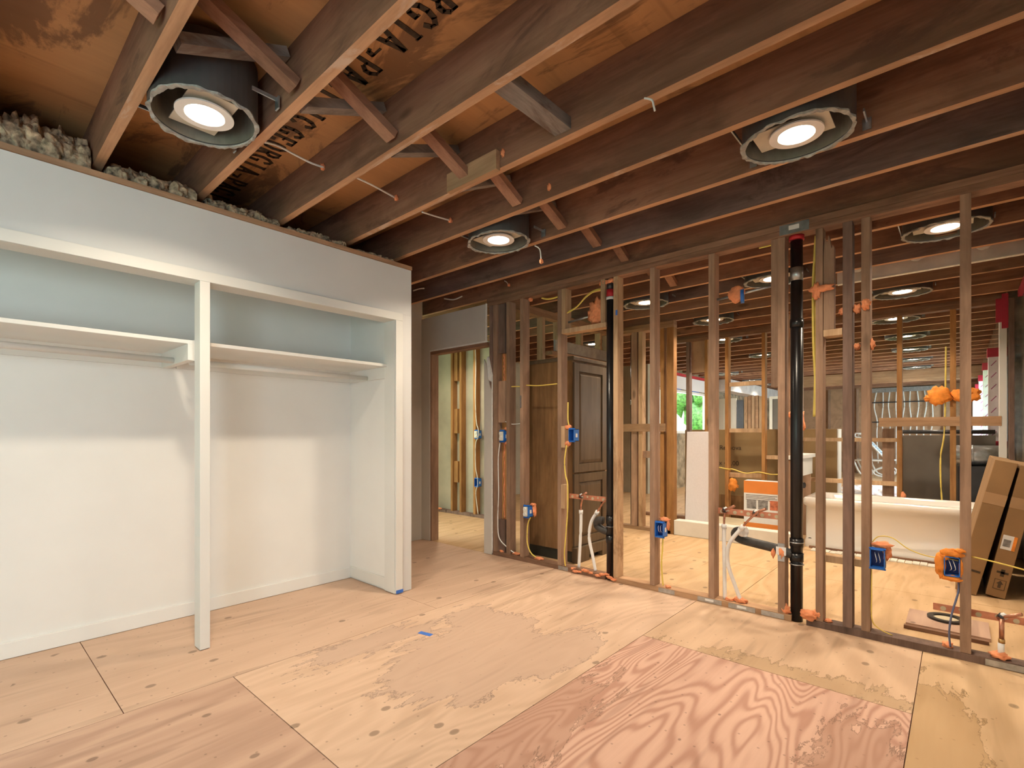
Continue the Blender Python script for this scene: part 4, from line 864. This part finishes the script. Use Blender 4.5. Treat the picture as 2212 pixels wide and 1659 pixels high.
# bathtub
def bathtub(x0, x1, y0, y1, h):
    t = thing('bathtub', 'white alcove bathtub standing on the plywood floor', 'bathtub', ((x0 + x1) / 2, (y0 + y1) / 2, 0))
    def ringpts(ix, iy, z, r):
        pts = []
        for cx_, cy_, a0 in ((x1 - ix - r, y1 - iy - r, 0), (x0 + ix + r, y1 - iy - r, PI / 2), (x0 + ix + r, y0 + iy + r, PI), (x1 - ix - r, y0 + iy + r, 1.5 * PI)):
            for k in range(7): a = a0 + k * PI / 12; pts.append((cx_ + r * math.cos(a), cy_ + r * math.sin(a), z))
        return pts
    bm = bmesh.new()
    prof = [(0.012, .012, .0, .03), (.012, .012, .06, .03), (.02, .03, .09, .03), (.02, .03, h - .09, .03), (.0, .0, h - .07, .035), (.0, .0, h - .012, .035), (.012, .012, h, .04), (.07, .07, h, .09), (.085, .085, h - .015, .10), (.12, .11, h - .2, .12), (.16, .15, .14, .14), (.25, .2, .11, .1)]
    rs = [[bm.verts.new(p) for p in ringpts(*q)] for q in prof]
    n = len(rs[0])
    for a, b_ in zip(rs[:-1], rs[1:]):
        for k in range(n): f = bm.faces.new((a[k], a[(k + 1) % n], b_[(k + 1) % n], b_[k])); f.smooth = True
    bm.faces.new(rs[-1])
    obj('tub_shell', bm, 'tub', t)
    bm = bmesh.new(); r_ = bmesh.ops.create_cone(bm, cap_ends=True, segments=18, radius1=.022, radius2=.022, depth=.004); bmesh.ops.rotate(bm, verts=r_['verts'], cent=(0, 0, 0), matrix=Matrix.Rotation(PI / 2, 3, 'X')); bmesh.ops.translate(bm, verts=bm.verts, vec=(x0 + .06, y0 + .028, .07)); obj('drain_hole', bm, 'metal_dark', t)
    bm = bmesh.new()
    for q in range(3): bx(bm, x0 + .47, x0 + .60, y0 - .0008, y0 + .001, h - .052 + q * .013, h - .048 + q * .013)
    obj('printed_label', bm, 'soffit', t)
bathtub(-1.185, .335, 5.78, 6.46, .50)
bm = bmesh.new()
for k in range(20):
    for q in range(2):
        xx = -1.08 + k * .052; bx(bm, xx, xx + .047, 5.60 + q * .06 + .004 * math.sin(k), 5.655 + q * .06 + .004 * math.sin(k), .001, .010 + .003 * math.sin(k * 1.7))
tag(obj('drip_mat', bm, 'doorwhite'), 'strip of cream grid matting on the floor before the bathtub', 'mat')
o = box('wood_strip', -1.12, .2, 5.735, 5.765, 0, .02, 'plate_x'); tag(o, 'thin brown wood strip along the foot of the bathtub', 'wood strip')
# flange and board
t = thing('floor_flange', 'black toilet flange ring over a hole in the bathroom floor', 'flange', (-.06, 4.02, .0))
bm = bmesh.new(); ringm(bm, (-.055, 4.02), .062, .090, .021, .033, 40); obj('ring', bm, 'abs', t, smooth=False)
bm = bmesh.new(); disc(bm, (-.055, 4.02), .062, .062, .0205, .0225, 30); obj('cover', bm, 'beige', t)
o = box('floor_board', -.235, .135, 3.80, 4.12, 0, .020, 'ply_brown', None, .001); tag(o, 'square plywood patch under the black flange ring', 'board')
o = box('wood_strip', -.24, .125, 3.74, 3.77, 0, .02, 'plate_x'); tag(o, 'brown batten lying in front of the flange board', 'wood strip')

# cartons leaning on the right wall
def carton(name, label, x0, w_, y0, y1, h, ang, mat='card', extras=None, group='tall cartons leaning on the right wall'):
    t = thing(name, label, 'carton', (x0 + w_ / 2, (y0 + y1) / 2, 0), group)
    piv = (x0 + w_, (y0 + y1) / 2, 0)
    def mk(nm, a, b_, c, d, e_, f_, m, lab=None, bev=0):
        bm = bmesh.new(); bx(bm, a, b_, c, d, e_, f_, bev); lean(bm, ang, piv, 'Y'); bmesh.ops.translate(bm, verts=bm.verts, vec=(0, 0, .002)); return obj(nm, bm, m, t, lab)
    mk('carton_body', x0, x0 + w_, y0, y1, 0, h, mat, bev=.004)
    mk('tape_strip', x0 - .0005, x0 + w_ + .0005, y0 - .0012, y0 - .0002, h * .68, h * .76, 'card_tape', 'shiny tape strip')
    if extras: extras(mk, t, piv)
    return t
def ex1(mk, t, piv):
    mk('printed_mark', .02, .08, 4.8185, 4.8195, .16, .175, 'ink_box')
def ex2(mk, t, piv):
    mk('printed_mark', .165, .225, 4.8385, 4.8395, .17, .185, 'ink_box'); mk('printed_mark', .185, .205, 4.8385, 4.8395, .15, .20, 'ink_box')
    bm = bmesh.new(); x_, z_ = .195, .09
    for a, b_, c, d in ((-.03, .03, -.001, .001), ): pass
    bx(bm, x_ - .008, x_ + .008, 4.8385, 4.8395, z_ - .02, z_ + .008)
    prism_y(bm, [(x_ - .018, z_ + .008), (x_ + .018, z_ + .008), (x_, z_ + .032)], 4.8385, 4.8395)
    for (a, b_, c, d) in ((x_ - .03, x_ + .03, z_ - .032, z_ - .029), (x_ - .03, x_ + .03, z_ + .036, z_ + .039), (x_ - .03, x_ - .027, z_ - .03, z_ + .037), (x_ + .027, x_ + .03, z_ - .03, z_ + .037)): bx(bm, a, b_, 4.8385, 4.8395, c, d)
    lean(bm, math.radians(10.8), piv, 'Y'); obj('arrow_mark', bm, 'ink_box', t, 'black up arrow in a box')
    s = mk('label_sticker', .150, .215, 4.838, 4.8392, .34, .44, 'white_label', 'white label with orange edge')
    mk('label_edge', .205, .222, 4.8372, 4.8380, .34, .44, 'foam_bright'); mk('label_code', .158, .195, 4.8372, 4.8380, .36, .41, 'greyprint')
ANG = math.radians(12.5)
carton('tall_carton', 'tall brown carton leaning right, nearer the bathtub, pale left side', -.02, .115, 4.82, 5.70, .965, ANG, extras=ex1)
carton('tall_carton', 'tall brown carton with black arrow and white label at the right edge', .14, .10, 4.84, 5.72, .93, math.radians(10.8), extras=ex2)

# ================================================================== rear rooms
t = thing('large_carton', 'very wide brown cardboard carton standing behind the second stud wall', 'carton', (-1.93, 6.9, 0))
box('carton_body', -2.84, -1.045, 6.80, 7.0, 0, 1.20, 'card_dark', t, .004); box('white_edge', -1.043, -1.03, 6.81, 7.0, 0, 1.20, 'white_label', t)
box('lower_flap', -2.84, -1.045, 6.797, 6.799, 0, .34, 'cab_side', t)
def text(s, loc, size, parent, rot=(PI / 2, 0, 0)):
    c = bpy.data.curves.new('printed_text', 'FONT'); c.body = s; c.size = size; c.extrude = .0005; c.materials.append(M['ink_box'])
    o = bpy.data.objects.new('printed_text', c); me = bpy.data.meshes.new_from_object(o); bpy.data.objects.remove(o); o = bpy.data.objects.new('printed_text', me); link(o, parent, loc); o.rotation_euler = rot; return o
for w_, a_, b_ in (('sion QUB', 1493, 972), ('1PC', 1500, 984), ('W. 39 BG', 1494, 994), ('sion 75.50', 1493, 1004), ('Remova', 1554, 971), ('x 40.00', 1553, 1004)): text(w_, AtY(a_, b_, 6.794), .085, t)
o = box('backer_board', -.50, .28, 6.95, 7.0, 0, 1.13, 'greyboard', None, .003); tag(o, 'large dark grey board standing behind the bathtub', 'board')
bm = bmesh.new(); tube(bm, [(-.5, 7.05, 1.165), (.28, 7.05, 1.165)], .022, 14); tag(obj('grey_tube', bm, 'metal_dark'), 'dark tube lying along the top of the grey panel', 'tube')
t = thing('duct', 'silver round duct length behind the leaning cartons', 'duct', (.15, 6.7, .85))
bm = bmesh.new(); tube(bm, [(-.05, 6.78, .93), (.30, 6.78, .93)], .10, 28); obj('duct_body', bm, 'galv', t); bm = bmesh.new(); tube(bm, [(.10, 6.78, .93), (.115, 6.78, .93)], .104, 28); obj('seam_band', bm, 'galv', t)
bm = bmesh.new(); bx(bm, .0, .30, 6.66, 6.90, 0, .825); tag(obj('dark_crate', bm, 'metal_dark'), 'dark crate under the silver duct', 'crate')
# wrapped mullion posts
for i, px in enumerate((2107, 2114, 2122, 2133, 2146)):
    p = AtX(px, 900, .27); yy = min(p.y, 16); ww = .05
    zt = 2.02; t = thing('wrapped_post', 'white wrapped window post, %s from the left of five' % order[i], 'post', (.27, yy, 1.0), 'wrapped posts at the right window')
    box('post', .23, .31, yy - ww, yy + ww, 1.0, zt, 'wrap', t); box('red_cap', .222, .318, yy - ww - .006, yy + ww + .006, zt - .09, zt, 'redtape', t); box('red_cap', .222, .318, yy - ww - .006, yy + ww + .006, 1.0, 1.07, 'redtape', t)
    bm = bmesh.new()
    for q in range(7): beam(bm, (.25, yy - ww - .002, 1.12 + q * .12), (.29, yy - ww - .002, 1.17 + q * .12), .008, .002, Vector((0, 1, 0)))
    obj('wrap_print', bm, 'scribble', t)
# red tape along the right wall head
bm = bmesh.new(); bx(bm, .40, .428, 3.9, 6.4, 2.38, 2.437); bx(bm, .26, .30, W3 - .03, W3 - .021, 2.18, 2.40); bx(bm, .30, .344, W3 - .034, W3 - .022, 2.12, 2.44); tag(obj('red_tape', bm, 'redtape'), 'dark red sheathing tape at the head of the right wall', 'tape')
bm = bmesh.new(); bx(bm, .345, .38, W3 - .10, W3 - .022, 0.0, 2.38); tag(obj('corner_board', bm, 'stud_dark'), 'dark brown board at the right wall corner by the white post', 'board')
# header beam in the rear room
o = box('header_beam', -2.9, .335, 12.9, 13.0, 2.20, 2.438, 'plate_light'); tag(o, 'pale wood header beam across the rear room', 'beam')
# far left: red taped sheeting above window, blue tape, soffit, doors
bm = bmesh.new(); bx(bm, -4.398, -4.385, 9.1, 12.1, 2.36, 2.42); bx(bm, -4.398, -4.385, 9.15, 9.22, 1.3, 2.4); bx(bm, -4.398, -4.385, 11.84, 11.92, 1.3, 2.4); bx(bm, -4.398, -4.38, 11.80, 12.0, 1.9, 2.08); tag(obj('red_tape', bm, 'red'), 'red tape framing the clear sheeting above the far left window', 'tape')
for a, b_, l in ((9.8, 10.3, 'nearer'), (10.9, 11.3, 'farther')): tag(box('tape', -4.399, -4.385, a, b_, 2.072, 2.084, 'bluetape'), 'blue tape strip at the head of the far left window, %s of two' % l, 'tape')
o = box('plastic_sheet', -4.395, -4.390, 9.23, 11.83, 2.088, 2.355, 'styro'); tag(o, 'pale plastic sheeting over the far left window', 'plastic sheet')
wallbox('trim_9', -4.38, -4.05, 12.3, 17.4, 2.16, 2.437, 'soffit')
t = thing('door_panel', 'white panelled door leaning at the far left', 'door', (-3.9, 12.6, 0), 'white doors stored at the back')
def dpanel(x0, x1, y_, z1, t):
    box('door_slab', x0, x1, y_, y_ + .04, 0, z1, 'doorwhite', t, .003)
    for (a, b_) in ((.15, .9), (1.05, z1 - .15)): box('raised_panel', x0 + .08, x1 - .08, y_ - .008, y_ - .0005, a, b_, 'doorwhite', t, .004)
XR = lambda px, y_=12.6: AtY(px, 900, y_).x
dpanel(XR(1540), XR(1571), 12.6, 2.0, t)
t = thing('door_panel', 'white door with dark glass at the far left beyond the shower', 'door', (XR(1590), 12.6, 0), 'white doors stored at the back'); dpanel(XR(1572), XR(1590), 12.6, 2.0, t); box('glass_lite', XR(1591), XR(1606), 12.6, 12.63, .3, 1.95, 'metal_dark', t)
for k in range(5): o = box('stored_stud', XR(1607.5 + k * 8), XR(1614 + k * 8), 12.6, 12.69, 0, 2.02 + .02 * (k % 2), ('stud_new', 'plate_light')[k % 2]); tag(o, 'light stud standing behind the shower, %s from the left' % order[k], 'stud', 'light studs at the back')
t = thing('window_unit', 'framed window unit standing beyond the shower at the back', 'window', (XR(1685), 12.6, 0)); a, b_ = XR(1662), XR(1722); box('frame', a, a + .06, 12.6, 12.66, 0, 2.0, 'doorwhite', t); box('frame', a + .06, b_ - .06, 12.6, 12.66, 1.94, 2.0, 'doorwhite', t); box('frame', b_ - .06, b_, 12.6, 12.66, 0, 2.0, 'doorwhite', t); box('dark_glass', a + .06, b_ - .06, 12.62, 12.64, .0, 1.94, 'greyboard', t)
# cable bundle on the far wall
t = thing('cable_bundle', 'row of white cables hanging from a grey channel on the far wall', 'cables', (-1.3, 17.4, 1.0))
box('channel', -2.0, -.45, 17.40, 17.46, 2.30, 2.42, 'galv', t)
for k in range(10):
    xx = -1.88 + k * .15; s_ = .025 * math.sin(k * 2.3); wire('cable', [(xx, 17.44, 2.3), (xx - s_ - .04 * (4.5 - k) / 4.5, 17.42, 1.9), (xx + s_, 17.42, 1.5), (xx * .97 - .04, 17.42, 1.1), (xx * .9 - .13, 17.42, .3)], .016, 'white_cable', t, n=6)
for z_ in (2.0, 1.45): box('cable_tie', -1.9, -.5, 17.39, 17.41, z_, z_ + .03, 'metal_dark', t)
for k, xx in enumerate((-3.6, -2.9, -2.2, -.3, .1)): o = box('wall_stud', xx, xx + .05, 17.40, 17.499, 0, 2.43, 'stud'); tag(o, 'stud against the far plywood wall, %s from the left' % order[k], 'stud', 'studs on the far wall')
# lounge chair
t = thing('lounge_chair', 'white framed lounge chair with pale blue straps far at the back', 'lounge chair', (-1.7, 16, 0), None)
L = lambda x, z, y_=16.0: (x, y_, z)
for q, y_ in enumerate((15.75, 16.35)):
    bm = bmesh.new(); tube(bm, curve([L(-2.05, .45, y_), L(-1.2, .45, y_)], 2), .022, 8); tube(bm, curve([L(-2.05, .45, y_), L(-1.9, .1, y_), L(-1.7, .08, y_)], 3), .022, 8); tube(bm, curve([L(-1.75, .45, y_), L(-1.6, .1, y_), L(-1.3, .05, y_), L(-1.2, .18, y_), L(-1.35, .28, y_), L(-1.6, .2, y_), L(-1.75, .02, y_)], 4), .022, 8); tube(bm, [L(-1.35, .46, y_), L(-1.88, 1.12, y_)], .022, 8)
    tube(bm, curve([L(-1.88, 1.12, y_), L(-2.0, 1.15, y_), L(-2.0, 1.05, y_), L(-1.8, 1.03, y_)], 3), .02, 8); obj('side_frame', bm, 'paint', t)
for k in range(14):
    u = k / 13; x_, z_ = -1.36 - .50 * u, .48 + .62 * u; bm = bmesh.new(); beam(bm, (x_, 15.74, z_), (x_, 16.36, z_), .045, .012, Vector((.77, 0, .63))); obj('strap', bm, 'lounge', t)
bm = bmesh.new()
for k in range(8): blob(bm, (-1.45 + .09 * k, 11.3 + .2 * math.sin(k * 2), .06), (.20, .30, .10), k, .5, 3)
tag(obj('plastic_sheet', bm, 'styro'), 'crumpled clear plastic sheet on the rear room floor', 'plastic sheet')
# ground and trees outside
bm = bmesh.new(); bx(bm, -30, 30, -30, 40, -.5, -.31); g_ = obj('ground_outside', bm, 'leaf'); g_['kind'] = 'structure'
for k, (x, y, r_) in enumerate([(-12, 16, 1.8), (-12, 22, 1.9), (-11, 28, 1.8)]):
    t = thing('tree', 'green tree outside the far left window, %s one' % order[k], 'tree', (x, y, -.3), 'trees outside'); bm = bmesh.new()
    for q in range(6): blob(bm, (x + random.uniform(-1, 1) * r_ * .6, y + random.uniform(-1, 1) * r_ * .6, 2.6 + random.uniform(-1, 1) * r_ * .6), (r_ * .45,) * 3, q, .5, 2)
    obj('crown', bm, 'leaf', t); cyl('trunk', x, y, -.3, 2.2, .15, 'stud_dark', t)
